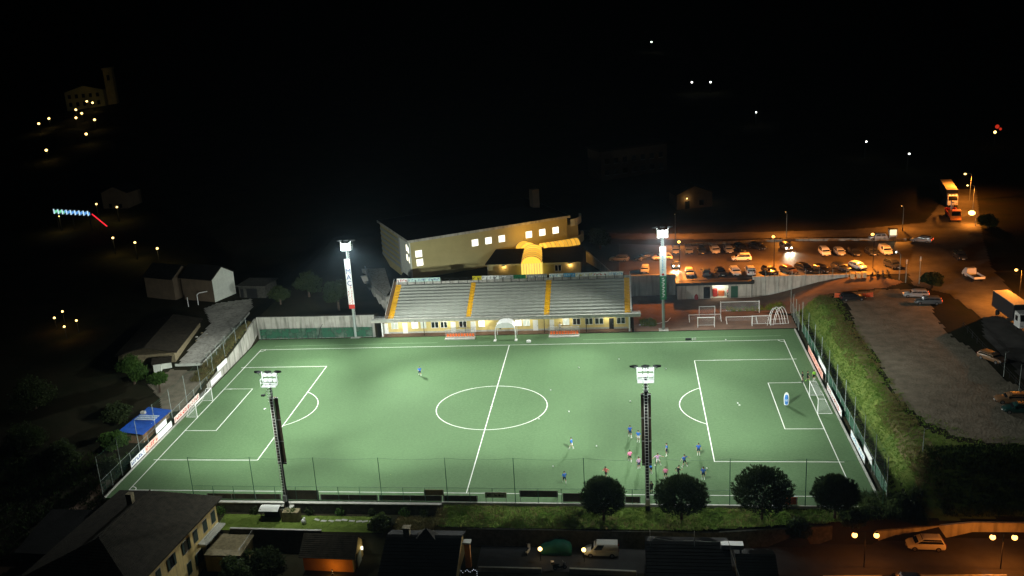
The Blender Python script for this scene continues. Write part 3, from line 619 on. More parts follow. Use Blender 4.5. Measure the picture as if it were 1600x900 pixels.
# ------------------------------------------------------------------ floodlight towers
def tower(label, loc, aims, style, watts, back=False, head_fill=1000, down_watts=2600, waim=(0, 5.5, 0)):
    yaw = 0 if not back else math.pi                                   # local -y looks at the pitch
    t = thing('floodlight_tower', label, 'floodlight', loc, yaw, 'floodlight towers round the pitch')
    MB().box(-.9, .9, -.9, .9, -1.6 if back else -.4, .06).build('foundation', M['kerb'], t)
    MB().tube((0,0,.06),(0,0,18.6), .3, .15, 10).build('mast', M['greypost' if not back else 'dark'], t)
    ld = MB()
    for x in (-.22, .22): ld.tube((x,.62,2.2),(x,.5,18.4), .03, n=5)
    for i in range(38): ld.tube((-.22,.6,2.6+i*.42),(.22,.6,2.6+i*.42), .02, n=4)
    ld.build('ladder', M['white'], t)
    cg = MB()
    for i in range(6): cg.path([(.35*math.cos(a), .62+.35*math.sin(a)*1.1, 16.2+.4*i) for a in np.linspace(0, math.pi, 7)], .02, 4)
    cg.build('ladder_cage', M['white'], t)
    pf = MB().box(-1.0, 1.0, -.1, .9, 18.2, 18.27)
    for z in (18.8, 19.3): pf.path([(-1.0,-.05,z),(-1.0,.9,z),(1.0,.9,z),(1.0,-.05,z)], .025)
    for x in (-1.0, -.35, .35, 1.0): pf.tube((x,.9,18.27),(x,.9,19.3), .025)
    pf.build('platform', M['white'], t)
    MB().box(-1.05, 1.05, -.14, -.06, 18.3, 18.42).box(-1.05, 1.05, -.14, -.06, 19.5, 19.62).box(-1.05, -.95, -.16, -.04, 18.422, 20.1).box(.95, 1.05, -.16, -.04, 18.422, 20.1).build('lamp_frame', M['white'], t)
    for z in (18.75, 19.55):
        for x in (-.66, 0, .66):
            h = MB().loft([[(x-.22,-.15,z-.2),(x+.22,-.15,z-.2),(x+.22,-.1,z+.22),(x-.22,-.1,z+.22)], [(x-.28,-.62,z-.34),(x+.28,-.62,z-.34),(x+.28,-.48,z+.26),(x-.28,-.48,z+.26)]]).build('lamp', M['white'], t)
            MB().slab([(x-.25,-.63,z-.32),(x+.25,-.63,z-.32),(x+.25,-.49,z+.24),(x-.25,-.49,z+.24)], .02).build('lens', M['flood'], h)
    for x in (-1.4, 0, 1.4):
        h = MB().prism([(x-.5,.3),(x,.02),(x+.5,.3),(x,.62)], 20.1, 20.32).build('lamp', M['dark'], t)
        MB().tube((x*.8,.3,19.6),(x,.3,20.1), .03).build('lamp_arm', M['dark'], h)
    for i, (ax, ay, size, k) in enumerate(aims):
        p = Vector((-.9+.3*i, -1.0, 19.3)); w = Vector((loc[0]+(p.x if not back else -p.x), loc[1]+(p.y if not back else -p.y), loc[2]+p.z))
        d = Vector((ax, ay, 0))-w
        if back: d = Vector((-d.x, -d.y, d.z))
        lamp('flood_beam', 'SPOT', p, watts*k, (.95, 1, .93), t, .22, p+d, R(size), 1.0)
    # unseen fill light added at the head, for frame, ladder and boards
    lamp('added_head_fill', 'POINT', (0, 2.3 if back else -2.4, 20.7 if back else 19.6), head_fill, (.9, 1, .97), t, .25)
    if style == 'back':
        MB().tube((0,.9,18.0),(0,3.0,17.9), .04).build('lamp_arm', M['dark'], t)  # arm and lamp added to light the ground and house walls below
        w = MB().box(-.25,.25,2.9,3.3,17.9,18.08).build('added_lamp', M['dark'], t); MB().box(-.2,.2,2.95,3.25,17.88,17.898).build('lens', M['whitelamp'], w)
        lamp('added_downlight', 'SPOT', (0, 3.1, 17.8), down_watts, (.95, 1, .88), t, .15, waim, R(125), 1.0)
        for x in (-.62, .05):
            MB().box(x, x+.57, -.5, -.44, 6.3, 16.3).build('banner_panel', M['brownboard'], t)
        c = MB()
        for z in (6.5, 9.7, 12.9, 16.1): c.box(-.6, .6, -.438, -.36, z, z+.1)
        c.build('banner_frame', M['metal'], t)
    else:
        b = MB().box(-.6, .6, -.46, -.4, 6.2, 16.6).build('banner_panel', M['white'], t)
        if style == 'mac':
            for i, ch in enumerate('MAC'):
                o = inst('lettering', text_mesh(ch, 1.45), b, (0, -.47, 14.0-1.25*i)); o.rotation_euler = (R(90), 0, 0); o.data.materials.append(INK['blue'])
            strokes(-.5, .02, 7.2, 10.2, -.462, 1, 5, True).build('lettering', INK['red'], b)
            strokes(.08, .55, 7.2, 11.2, -.462, 1, 6, True).build('lettering', INK['red'], b)
            MB().box(-.605, .605, -.475, -.462, 6.2, 7.1).build('red_band', INK['red'], b)
        else:
            MB().box(-.605, .605, -.47, -.462, 6.2, 10.9).build('green_band', INK['green'], b)
            m = MB()
            for i in range(11): m.slab([(-.32+(i % 2)*.2,-.48,6.7+i*.36),(.05+(i % 2)*.25,-.48,6.72+i*.36),(.2+(i % 2)*.1,-.48,6.95+i*.36),(-.1,-.48,6.9+i*.36)], .008)
            m.build('lettering', INK['white'], b)
            strokes(-.2, .3, 11.6, 15, -.462, 1, 9, True).build('lettering', INK['sky'], b)
            MB().ball((0,-.463,11.2), .24, 10, 6, sc=(1,.05,1)).build('emblem', INK['red'], b)
    MB().box(-.25, .25, .32, .7, 1.1, 2.0).build('switch_box', M['metal'], t)
    return t
tower('far left floodlight tower with white banner reading MAC in blue letters', (-32.2, 37.05, 0), [(8,-8,140,.24),(8,-8,56,1.0),(-40,-24,56,.62),(-48,16,90,.32),(0,16,110,.24),(-40,8,56,.36),(0,-34,56,.62)], 'mac', FLOOD, head_fill=2600)
tower('far right floodlight tower with white and green banner beside the stored goals', (29.2, 37.4, 0), [(24,-34,90,.34),(32,16,140,.12),(-8,16,110,.32),(24,-34,64,1.05),(48,8,56,.24),(0,8,56,.58),(48,16,140,.11)], 'green', FLOOD, head_fill=1100)
tower('near left floodlight tower seen from behind, standing by the white garden shelter', (-24.7, -34.1, -.3), [(-24,-16,140,.13),(-32,8,76,.3),(0,-16,90,.09),(-48,-8,56,.34),(-32,24,56,.76),(-8,-8,56,.38),(-40,-16,64,.14)], 'back', FLOOD, True, 800, 5600, (3.6, 6.5, 0))
tower('near right floodlight tower seen from behind, standing between the two left pines', (24.3, -34.1, -.3), [(48,8,56,.54),(-8,8,64,.62),(24,-16,56,.12),(48,-8,76,.16),(8,-16,110,.1),(32,-16,140,.05),(55,57,26,.45)], 'back', FLOOD, True, 800)
# ------------------------------------------------------------------ benches, players' tunnel, goals
def dugout(label, x0, x1, y):
    w = x1-x0; d = thing('dugout', label, 'dugout', (x0, y, 0), 0, 'dugouts in front of the stand')
    MB().box(0, w, 0, 1.5, 0, .16).build('base', M['kerb'], d)
    f = MB()
    for i in range(5):
        x = .05+(w-.1)*i/4; f.path([(x,1.4,.16),(x,1.42,1.3),(x,1.2,1.85),(x,.5,2.1),(x,.1,2.05)], .03, 5)
    f.tube((.05,.1,2.05),(w-.05,.1,2.05), .03, n=5).tube((.05,1.42,1.3),(w-.05,1.42,1.3), .03, n=5); f.build('frame', M['metal'], d)
    MB().loft([[(x,1.41,.2),(x,1.43,1.3),(x,1.21,1.84),(x,.5,2.08),(x,.1,2.03)] for x in (.06, w-.06)], cap=False, closed=False).build('clear_shell', net('polycarbonate', (.5, .52, .5), .28), d)
    MB().box(.15, w-.15, .95, 1.3, .165, .38).build('plinth', M['kerb'], d)
    sm = MB().box(-.2, .2, 0, .4, .38, .44).box(-.2, .2, .401, .46, .38, .85).mesh('seat', pm('seat_orange', (.75, .16, .03), .5))
    for i in range(10): inst('seat', sm, d, (.45+(w-.9)*i/9, .88, 0))
    return d
dugout('dugout with orange seats left of the white players tunnel', -13.2, -7.2, 33.9)
dugout('dugout with orange seats right of the white players tunnel', 7.3, 13.2, 34.0)
tu = thing('players_tunnel', 'white arched extending players tunnel on the halfway line by the stand', 'tunnel', (-1.0, 33.0, 0))
prof = [(-2.05,0),(-2.05,1.6),(-1.9,2.6),(-1.4,3.3),(-.6,3.6),(.6,3.6),(1.4,3.3),(1.9,2.6),(2.05,1.6),(2.05,0)]
inn = [(x*.93, z if z == 0 else z-.14) for x, z in prof]
MB().loft([[(x, y, z) for x, z in prof]+[(x, y, z) for x, z in inn[::-1]] for y in (0, .45)]).build('front_arch', M['white'], tu)
MB().loft([[(x*.985, y, z*.985) for x, z in prof[2:8]]+[(x*.95, y, z*.97-.02) for x, z in inn[2:8][::-1]] for y in (.452, 1.2, 2.0, 2.9)]).build('roof_cover', M['white'], tu)
MB().slab([(x*.92, .2, z-.12) for x, z in prof[2:8]], .05).build('front_skirt', M['white'], tu)
for s in (-1, 1):
    MB().box(s*2.05-.25, s*2.05+.25, -.55, .5, 0, .12).build('foot', M['white'], tu)
    MB().box(s*1.95-.05, s*1.95+.05, 3.3, 3.5, 0, 2.6).build('rear_leg', M['white'], tu)
MB().box(-1.1, -.75, .2, .3, 2.25, 2.7).build('speaker', M['dark'], tu)
def goal(label, w, h, d, loc, rz, tilt=None, group='stored goals', mat='white'):
    g = thing('goal', label, 'goal', loc, rz, group)
    if tilt: g.rotation_euler = tilt
    r = .06
    MB().tube((-w/2,0,0),(-w/2,0,h), r, n=8).build('post', M[mat], g); MB().tube((w/2,0,0),(w/2,0,h), r, n=8).build('post', M[mat], g)
    MB().tube((-w/2-r,0,h),(w/2+r,0,h), r, n=8).build('crossbar', M[mat], g)
    b = MB()
    for s in (-1, 1): b.path([(s*w/2,0,h),(s*w/2,d*.45,h-.03),(s*w/2,d,.05),(s*w/2,0,.05)], .03, 5)
    b.tube((-w/2,d,.05),(w/2,d,.05), .03, n=5); b.build('net_frame', M[mat], g)
    n = MB()
    n.sheet([(-w/2,0,h),(w/2,0,h),(w/2,d*.45,h-.03),(-w/2,d*.45,h-.03)]).sheet([(-w/2,d*.45,h-.03),(w/2,d*.45,h-.03),(w/2,d,.05),(-w/2,d,.05)])
    for s in (-1, 1): n.sheet([(s*w/2,0,0.05),(s*w/2,0,h),(s*w/2,d*.45,h-.03),(s*w/2,d,.05)])
    n.build('net', M['netwhite'], g); return g
goal('white goal with net on the right goal line', 7.32, 2.44, 2.1, (50.35, 0, 0), R(-90), group='goals on the goal lines')
goal('white goal with net on the left goal line', 7.32, 2.44, 2.0, (-50.35, 0, 0), R(90), group='goals on the goal lines')
goal('small training goal in front of the stored goals, nearest the far right tower', 3.1, 2.0, 1.2, (37.2, 38.1, .03), 0)
goal('small goal standing upright behind the lying goal frame', 3.0, 2.0, 1.0, (37.9, 45.0, .03), 0)
goal('tall full size goal standing at the back of the stored goals', 7.32, 2.44, 1.6, (44.3, 46.2, .03), 0)
goal('long goal tipped over behind the small training goal', 6.0, 2.0, 1.4, (37.3, 41.2, .1), 0, (R(-62), 0, 0))
goal('full size goal lying on its face in the middle of the stored goals', 5.6, 2.2, 1.5, (44.0, 39.6, .1), 0, (R(-70), 0, 0))
goal('small goal beside the stack of hoops at the right end of the stored goals', 3.4, 2.0, 1.1, (47.4, 38.3, .03), 0)
hp = thing('hoop_frame', 'stack of curved white hoop frames at the far right corner of the pitch', 'hoop frame', (50.6, 38.7, .03))
for i, (x, y, rz) in enumerate(((-.9,0,.2),(-.4,.5,-.1),(.1,.2,.35),(.6,.6,.05))):
    m = MB(); ca, sa = math.cos(rz), math.sin(rz)
    m.path([(x+1.25*math.cos(a)*ca*(1-.25*math.sin(a)), y+1.25*math.cos(a)*sa+.3*math.sin(a), 3.3*math.sin(a)) for a in np.linspace(0, math.pi, 13)], .05, 6)
    m.build('hoop', M['white'], hp)
MB().tube((-1.6,.4,1.0),(1.4,.5,1.0), .04).tube((-1.3,.3,.06),(1.7,.6,.06), .04).build('cross_rail', M['white'], hp)
pi_ = thing('bent_pipe', 'long white bent pipe lying on the ground beside the far right tower', 'pipe', (24.6, 40.3, .1)); MB().path([(0,0,0),(2,.1,0),(4,.7,.02),(5.5,1.6,.05),(6.2,3.6,.1)], .07, 6).build('pipe_body', M['white'], pi_)

# ------------------------------------------------------------------ fences
def fence(label, p0, p1, n_post, h, mats, low=None, screen=None, sub=3, hi=None, rail=True, name='fence', arm=False):
    a = Vector((*p0, 0)); b = Vector((*p1, 0)); f = thing(name, label, 'fence', (*p0, 0)); d = b-a; L = d.length; u = d/L
    me = MB().tube((0,0,-.3),(0,0,h), .055, .045, 6).mesh('post', mats)
    for i in range(n_post):
        q = d*(i/(n_post-1)); inst('post', me, f, (q.x, q.y, 0))
    if low:
        ml = MB().tube((0,0,-.3),(0,0,low), .04, n=5).mesh('low_post', mats)
        for i in range(n_post-1):
            for j in range(1, sub):
                q = d*((i+j/sub)/(n_post-1)); inst('low_post', ml, f, (q.x, q.y, 0))
        if rail: MB().tube((0,0,low),(d.x,d.y,low), .022, n=5).build('top_rail', mats, f)
        nn = Vector((-u.y, u.x, 0))*.06
        MB().sheet([(nn.x,nn.y,.02),(d.x+nn.x,d.y+nn.y,.02),(d.x+nn.x,d.y+nn.y,low),(nn.x,nn.y,low)]).build('wire_mesh', M['screen'] if screen else M['netfence'], f)
    if hi:
        nn = Vector((-u.y, u.x, 0))*.07; k = 40; vs = []
        for i in range(k+1):
            q = d*(i/k)+nn; sag = .25*abs(math.sin(math.pi*i/k*(n_post-1))); vs += [(q.x,q.y,(low or 0)+.02), (q.x,q.y,hi-sag)]
        MB().add(vs, [(2*i,2*i+2,2*i+3,2*i+1) for i in range(k)]).build('ball_net', M['nethigh'], f)
        c = MB()
        for i in range(k): c.tube(vs[2*i+1], vs[2*i+3], .012, n=4)
        c.build('net_cable', M['greenpost'], f)
    return f
fence('tall green fence along the near touch line, in front of the houses and pines', (-38.9,-32.95), (53.0,-32.95), 11, 6.7, M['greenpost'], 2.2, None, 3, 6.6)
fence('tall green fence with dark windscreen along the foot of the grass bank', (54.15,34.5), (54.0,-30.5), 11, 5.8, M['greypost'], 1.9, True, 2, 5.7)
fence('tall pale fence behind the left goal, beside the blue roofed shed', (-53.9,-31.5), (-53.9,33), 11, 6.0, M['greypost'], 2.0, None, 2, 5.9)
fence('green windscreen fence in front of the far left retaining wall', (-52.6,36.9), (-28.6,36.9), 13, 2.15, M['greenpost'], 2.1, True, 1)
fence('row of tall thin fence posts in front of the wall beside the access ramp', (47.8,56.6), (66,56.6), 8, 5.8, M['greypost'])
fence('short wire fence on the end of the forecourt beside the access ramp', (53.8,36.2), (53.8,45.8), 4, 4.8, M['greypost'], 2.4, None, 2, 4.7)
fence('wire fence running along the concrete ramp above the left retaining wall', (-55.6,15.4), (-56.4,36.4), 5, 4.6, M['greypost'], 3.6, None, 2)
r_ = thing('road_fence', 'dark post and rail fence between the gravel lot and the main road', 'fence', (78.7, 25, 3.4))
pmr = MB().tube((0,0,-.2),(0,0,1.1), .05).mesh('post', M['dark'])
for i in range(13): inst('post', pmr, r_, (-.1*i*.3, -2.6*i, 0))
MB().tube((0,0,1.05),(-.36,-31.2,1.05), .03).tube((0,0,.6),(-.36,-31.2,.6), .03).build('rail', M['dark'], r_)

# ------------------------------------------------------------------ advertising boards
def adboard(label, p0, p1, z0, z1, face, ink=None, seed=0, flip=False, back=None):
    a = Vector((*p0, 0)); b = Vector((*p1, 0)); L = (b-a).length
    o = thing('advertising_board', label, 'advertising board', (*p0, 0), math.atan2((b-a).y, (b-a).x), 'advertising boards round the pitch')
    bd = MB().box(0, L, 0, .05, z0, z1).build('panel', face, o)
    for i in range(max(2, int(L/3)+1)):
        x = .1+(L-.2)*i/(max(2, int(L/3)+1)-1); MB().box(x-.03, x+.03, .053, .11, -.1, z1-.05).build('leg', M['metal'], o)
    if ink: strokes(.3, L-.3, z0+.2, z1-.2, -.003, 2.0, seed).build('lettering', ink, bd)
    return o
WB = pm('white_board', (.78, .8, .8), .5, .04, 2)
# left side: panels face +x, so run from far to near
for lab, y1, y0, z0, z1, face, ink in (
    ('white board with dark blue print nearest the camera behind the left goal line', -18.0, -23.2, .1, 1.15, WB, 'blue'),
    ('white board with orange red print beside the blue roofed shed', -13.2, -17.9, .1, 1.15, pm('pinkish_board', (.75, .5, .42), .6), 'red'),
    ('plain white board right of the orange red one, left of the left goal', -7.6, -13.1, .1, 1.15, WB, None),
    ('plain white board raised above the others beside the blue shed', -9.3, -13.4, 1.35, 2.3, WB, None),
    ('long pale board with red print straight behind the left goal', 4.6, -6.4, .1, 1.15, pm('pale_pink_board', (.72, .6, .55), .6), 'red'),
    ('plain white low board below the raised one near the far left wall', 15.6, 10.4, .1, 1.15, WB, None),
    ('plain white raised board on the wall nearest the far left corner', 19.2, 14.2, 1.5, 2.45, WB, None)):
    adboard(lab, (-53.25, y0), (-53.25, y1), z0, z1, face, INK[ink] if ink else None, int(abs(y0)*7))
for lab, y1, y0, z0, z1, face, ink, x in (
    ('white and pink board with red print behind the right goal line, farthest from camera', 23.8, 10.2, .1, 1.2, pm('pink_board', (.75, .45, .38), .6), 'red', 53.45),
    ('plain white raised board above the pink one by the right goal', 15.8, 9.4, 1.3, 2.2, WB, None, 53.75),
    ('long white board straight behind the right goal net', 6.0, -5.2, .1, 1.2, WB, 'red', 53.4),
    ('white board with a pale blue end, nearer the camera on the right side', -12.0, -20.8, .1, 1.15, WB, 'sky', 53.4),
    ('short white board at the near end of the right side fence', -18.4, -23.0, .9, 1.9, WB, None, 53.8)):
    adboard(lab, (x, y1), (x, y0), z0, z1, face, INK[ink] if ink else None, int(abs(y0)*5)+1)
BB = M['brownboard']
for lab, x0, x1, z0, z1, face, ink in (
    ('tall dark brown board back beside the near left floodlight mast', -25.6, -20.4, .05, 1.5, BB, None),
    ('long dark board back along the near touch line left of the tan board', -20.2, -12, .05, .85, BB, None),
    ('dark low board back left of the near left mast', -37, -26, .05, .85, BB, None),
    ('second long dark board back along the near fence', -11.8, -3.0, .05, .85, BB, None),
    ('tan board on the near fence just left of the halfway line', -5.4, -2.7, .9, 1.75, pm('tan_board', (.22, .16, .07), .8), None),
    ('dark board covered by grass right of the halfway line', -2.8, 1.9, .05, .9, BB, None),
    ('pale board with black print right of the halfway line', 3.0, 5.9, .85, 1.65, pm('stone_board', (.4, .4, .33), .8), 'black'),
    ('dark brown board raised on the fence left of the leftmost pine', 7.6, 12.7, .8, 1.75, BB, None),
    ('dark brown board touching the ground by the leftmost pine', 13.3, 16.4, .15, 1.4, BB, None),
    ('small orange red board between the two right pines', 41.3, 42.9, .1, 1.15, pm('rust_board', (.35, .06, .015), .8), None),
    ('small dark board just right of the leftmost pine', 21.4, 23.4, .1, 1.0, BB, None)):
    o = adboard(lab, (x1, -32.62), (x0, -32.62), z0, z1, face, INK[ink] if ink else None, int(abs(x0)*3))
    if ink: o.location = (x0, -33.05, 0); o.rotation_euler = (0, 0, 0)

# ------------------------------------------------------------------ people
SKIN = pm('skin', (.42, .26, .17), .6, .08, 5); HAIR = pm('dark_hair', (.02, .014, .01), .7)
def bone_points(pose):
    J = dict(pel=(0,0,.95), spn=(0,.01,1.15), che=(0,.02,1.36), nec=(0,.03,1.5), hb=(0,.045,1.58), hd=(0,.05,1.68), ht=(0,.05,1.76))
    for s, n in ((-1, 'l'), (1, 'r')):
        J.update({'sh'+n: (s*.18,.02,1.42), 'el'+n: (s*.26,.0,1.16), 'wr'+n: (s*.27,.08,.93), 'hp'+n: (s*.1,0,.9), 'kn'+n: (s*.11,.02,.5), 'an'+n: (s*.12,-.02,.09), 'to'+n: (s*.13,.16,.045)})
    if pose == 'run':
        J.update(knl=(-.11,.26,.58), anl=(-.11,.2,.17), tol=(-.11,.38,.14), knr=(.11,-.08,.5), anr=(.11,-.38,.3), tor=(.11,-.34,.12), ell=(-.27,-.2,1.2), wrl=(-.24,-.12,.97), elr=(.27,.15,1.2), wrr=(.2,.36,1.25), nec=(0,.08,1.5), hb=(0,.1,1.58), hd=(0,.12,1.68), ht=(0,.12,1.76), che=(0,.06,1.36))
    if pose == 'walk':
        J.update(knl=(-.11,.16,.5), anl=(-.11,.26,.09), tol=(-.12,.44,.045), knr=(.11,-.04,.5), anr=(.11,-.26,.13), tor=(.12,-.1,.045), ell=(-.27,-.12,1.17), wrl=(-.27,-.1,.93), elr=(.27,.1,1.18), wrr=(.26,.27,1.0))
    if pose == 'wide':
        J.update(ell=(-.42,.05,1.3), wrl=(-.62,.14,1.22), elr=(.42,.05,1.3), wrr=(.64,.12,1.18), knl=(-.24,.1,.5), anl=(-.33,.02,.09), tol=(-.37,.2,.045), knr=(.22,.12,.5), anr=(.3,-.06,.09), tor=(.35,.12,.045))
    if pose == 'bend':
        J.update(spn=(0,.12,1.1), che=(0,.28,1.25), nec=(0,.38,1.36), hb=(0,.43,1.42), hd=(0,.48,1.5), ht=(0,.5,1.57), shl=(-.18,.3,1.3), shr=(.18,.3,1.3), ell=(-.25,.38,1.06), wrl=(-.16,.42,.85), elr=(.25,.38,1.06), wrr=(.16,.42,.85), knl=(-.13,.16,.52), knr=(.13,.14,.52))
    return {k: Vector(v) for k, v in J.items()}
RAD = dict(pel=.135, spn=.13, che=.15, nec=.058, hb=.075, hd=.1, ht=.06, sh=.072, el=.048, wr=.033, hp=.1, kn=.062, an=.042, to=.04)
EDG = [('pel','spn'),('spn','che'),('che','nec'),('nec','hb'),('hb','hd'),('hd','ht')]+[(a+n, b+n) for n in 'lr' for a, b in (('sh','el'),('el','wr'),('hp','kn'),('kn','an'),('an','to'))]+[('che','sh'+n) for n in 'lr']+[('pel','hp'+n) for n in 'lr']
def body_mesh(pose):
    J = bone_points(pose); names = list(J); me = bpy.data.meshes.new('body')
    me.from_pydata([J[n] for n in names], [(names.index(a), names.index(b)) for a, b in EDG], [])
    o = bpy.data.objects.new('body', me); COL.objects.link(o)
    md = o.modifiers.new('skin', 'SKIN'); sv = me.skin_vertices[0].data
    for i, n in enumerate(names):
        r = RAD.get(n, RAD.get(n[:-1], .06)); sv[i].radius = (r*.92, r*.92 if n not in ('spn', 'che', 'pel') else r); sv[i].use_root = n == 'pel'
    md.use_smooth_shade = True; s = o.modifiers.new('sub', 'SUBSURF'); s.levels = 1; s.render_levels = 1
    ev = bpy.data.meshes.new_from_object(o.evaluated_get(bpy.context.evaluated_depsgraph_get())); bpy.data.objects.remove(o)
    idx = []
    for p in ev.polygons:
        best = None
        for a, b in EDG:
            A, B = J[a], J[b]; d = B-A; t = max(0, min(1, (p.center-A).dot(d)/d.length_squared)); q = (p.center-A-d*t).length
            if best is None or q < best[0]: best = (q, a, b, t)
        _, a, b, t = best; k = 0
        if a in ('pel', 'spn', 'che') and b != 'nec': k = 1
        if b == 'nec' and t < .6: k = 1
        if a[:2] == 'sh': k = 1
        if a == 'pel' and (b[:2] == 'hp' or t < .35): k = 2
        if a[:2] == 'hp': k = 2 if t < .75 else 0
        if a[:2] == 'kn': k = 3 if t > .3 else 0
        if a[:2] == 'an': k = 4
        idx.append(k)
    bm = bmesh.new(); bm.from_mesh(ev); hm = MB()
    for n, s in (('l', -1), ('r', 1)):
        w = J['wr'+n]; d = (w-J['el'+n]).normalized(); side = Vector((0, 1, 0)) if abs(d.y) < .8 else Vector((1, 0, 0)); side = (side-d*side.dot(d)).normalized(); nrm = d.cross(side)
        hm.tube(w-d*.01, w+d*.085, .032, .038, 6)
        for j, l in enumerate((.06, .075, .08, .07)):
            c = w+d*.08+side*(.027-.018*j); m1 = c+d*l*.55+nrm*.006*s; hm.tube(c, m1, .0085, .008, 5); hm.tube(m1, m1+d*l*.45+nrm*.02*s, .008, .006, 5)
        c = w+d*.03+side*.03; hm.tube(c, c+d*.035+side*.03, .011, .009, 5); hm.tube(c+d*.035+side*.03, c+d*.065+side*.035, .009, .007, 5)
    hd = J['hd']; f = (J['hd']-J['hb']).cross(Vector((1, 0, 0))).normalized()*-1
    hm.tube(hd+Vector((0,.085,.01)), hd+Vector((0,.12,-.025)), .012, .016, 5)
    for s in (-1, 1): hm.ball(hd+Vector((s*.092,0,-.01)), .024, 6, 4, sc=(.5, 1, 1.3)); hm.ball(hd+Vector((s*.035,.088,.012)), .013, 6, 4)
    off = len(bm.verts); vs = [bm.verts.new(v) for v in hm.v]
    for fc in hm.f:
        try: bm.faces.new([vs[i] for i in fc])
        except ValueError: pass
    nadd = len(bm.faces)-len(idx); bm.to_mesh(ev); bm.free(); idx += [0]*nadd
    low = min(v.co.z for v in ev.vertices)
    for v in ev.vertices: v.co.z -= low
    hair = MB().ball((hd.x, hd.y-.02, hd.z-low+.035), .108, 10, 6, sc=(.95, 1.02, .8)).mesh('hair', HAIR)
    return ev, idx, hair
BODY = {}
CLOTH = {k: pm('cloth_'+k, c, .85, .15, 6) for k, c in (('blue', (.03, .17, .62)), ('navy', (.012, .02, .07)), ('pink', (.75, .2, .38)), ('coral', (.72, .16, .16)), ('lilac', (.5, .3, .5)), ('black', (.012, .013, .014)), ('lime', (.25, .6, .05)), ('white', (.75, .75, .72)), ('grey', (.2, .2, .2)), ('royal', (.025, .1, .45)))}
def person(label, x, y, rz, pose, shirt, shorts, socks='white', scale=1.0, z=.004, group='players training on the pitch'):
    if pose not in BODY: BODY[pose] = body_mesh(pose)
    ev, idx, hair = BODY[pose]; me = ev.copy(); me.name = 'body'; me.materials.clear()
    for m in (SKIN, CLOTH[shirt], CLOTH[shorts], CLOTH[socks], CLOTH['white' if socks == 'white' else 'black']): me.materials.append(m)
    me.polygons.foreach_set('material_index', idx+[0]*(len(me.polygons)-len(idx))); me.polygons.foreach_set('use_smooth', [True]*len(me.polygons)); me.update()
    p = thing('person', label, 'person', (x, y, z), rz, group); p.scale = (scale*1.2, scale*1.2, scale*1.08)
    inst('body', me, p); inst('hair', hair, p); return p
pl_ = [('player in blue running alone in the far half, left of the centre circle', -14.7,14.6,200,'run','blue','navy'),
 ('player in blue leftmost of the training group, near a ball to his right', 13.8,-16.2,70,'walk','blue','white'),
 ('player in blue at the lower left of the training group, above the dark fence board', 13.3,-27.2,20,'walk','blue','navy'),
 ('player in dark blue with a ball at his feet, topmost of the training group', 22.3,-11.9,190,'walk','royal','navy'),
 ('player in blue half hidden behind the near right floodlight mast', 23.5,-13.7,160,'stand','blue','white'),
 ('player in pink with black shorts left of the near right mast', 22.2,-20.4,10,'walk','pink','black'),
 ('player in lilac next to the lower end of the mast banner, on its left', 23.4,-22.6,30,'stand','lilac','navy'),
 ('player in coral red behind the leftmost pine', 18.9,-25.4,150,'run','coral','black'),
 ('player in light blue just right of the mast, below the banner', 25.1,-24.0,120,'bend','blue','black'),
 ('player in pale pink and white right of the mast banner', 26.0,-21.4,200,'wide','lilac','white'),
 ('player in blue with arms spread and bent forward', 27.4,-18.1,90,'wide','blue','navy'),
 ('player in dark blue standing nearest the corner of the right penalty area', 31.8,-18.1,180,'stand','royal','navy'),
 ('player in dark blue crouching wide legged in the middle of the right cluster', 29.6,-21.8,220,'wide','royal','black'),
 ('player in bright pink above the second pine from the left', 26.9,-25.7,0,'stand','pink','black'),
 ('player in black running above the second pine from the left', 28.6,-25.1,300,'run','black','black'),
 ('player in dark blue with white socks, rightmost of the lower players', 31.9,-25.6,170,'stand','royal','navy'),
 ('person in black by the touch line at the foot of the near right mast', 24.9,-30.0,40,'stand','black','black')]
for lab, x, y, a, ps, sh, so_ in pl_: person(lab, x, y, R(a), ps, sh, so_, 'black' if sh == 'black' else 'white')
person('goalkeeper in black standing beside the right goal post, left of the other', 50.2,9.2,R(100),'stand','black','black','black',1,.004,'goalkeepers by the right goal')
person('goalkeeper in black and lime socks between the other keepers beside the right goal', 51.0,9.5,R(250),'walk','black','black','lime',1,.004,'goalkeepers by the right goal')
person('goalkeeper in lime shirt farthest right beside the right goal', 52.1,10.0,R(200),'stand','lime','black','white',1,.004,'goalkeepers by the right goal')
person('person in white top standing in front of the stand doors by the right dugout', 9.4,37.4,R(180),'stand','white','grey','black',1,.09,'people around the buildings')
person('person in dark red standing inside the lit kiosk', 43.1,57.1,R(180),'stand','coral','black','black',1,.07,'people around the buildings')
dm = thing('training_dummy', 'blue inflatable training dummy with white edge in the right goal area', 'training dummy', (46.3,-.2,0)); dm.scale = (.72, .8, .95)
MB().loft([[(w*math.cos(t)*.5, .16*math.sin(t)*(w/.9), z) for t in np.linspace(0, 2*math.pi*15/16, 16)] for w, z in ((.5,.02),(.75,.2),(.88,.7),(.9,1.3),(.8,1.7),(.5,2.0),(.2,2.1))]).build('body_cushion', pm('dummy_blue', (.05, .2, .55), .5), dm)
MB().loft([[(w*math.cos(t)*.5, .1*math.sin(t), z) for t in np.linspace(0, 2*math.pi*15/16, 16)] for w, z in ((.7,.012),(.95,.2),(1.08,.7),(1.1,1.3),(1.0,1.75),(.65,2.12),(.25,2.24))]).build('rim', M['white'], dm)
strokes(-.25, .25, .7, 1.1, -.17, .6, 3).build('lettering', INK['white'], dm)
bl = MB().ball((0,0,.11), .11, 10, 8).mesh('football', M['white'])
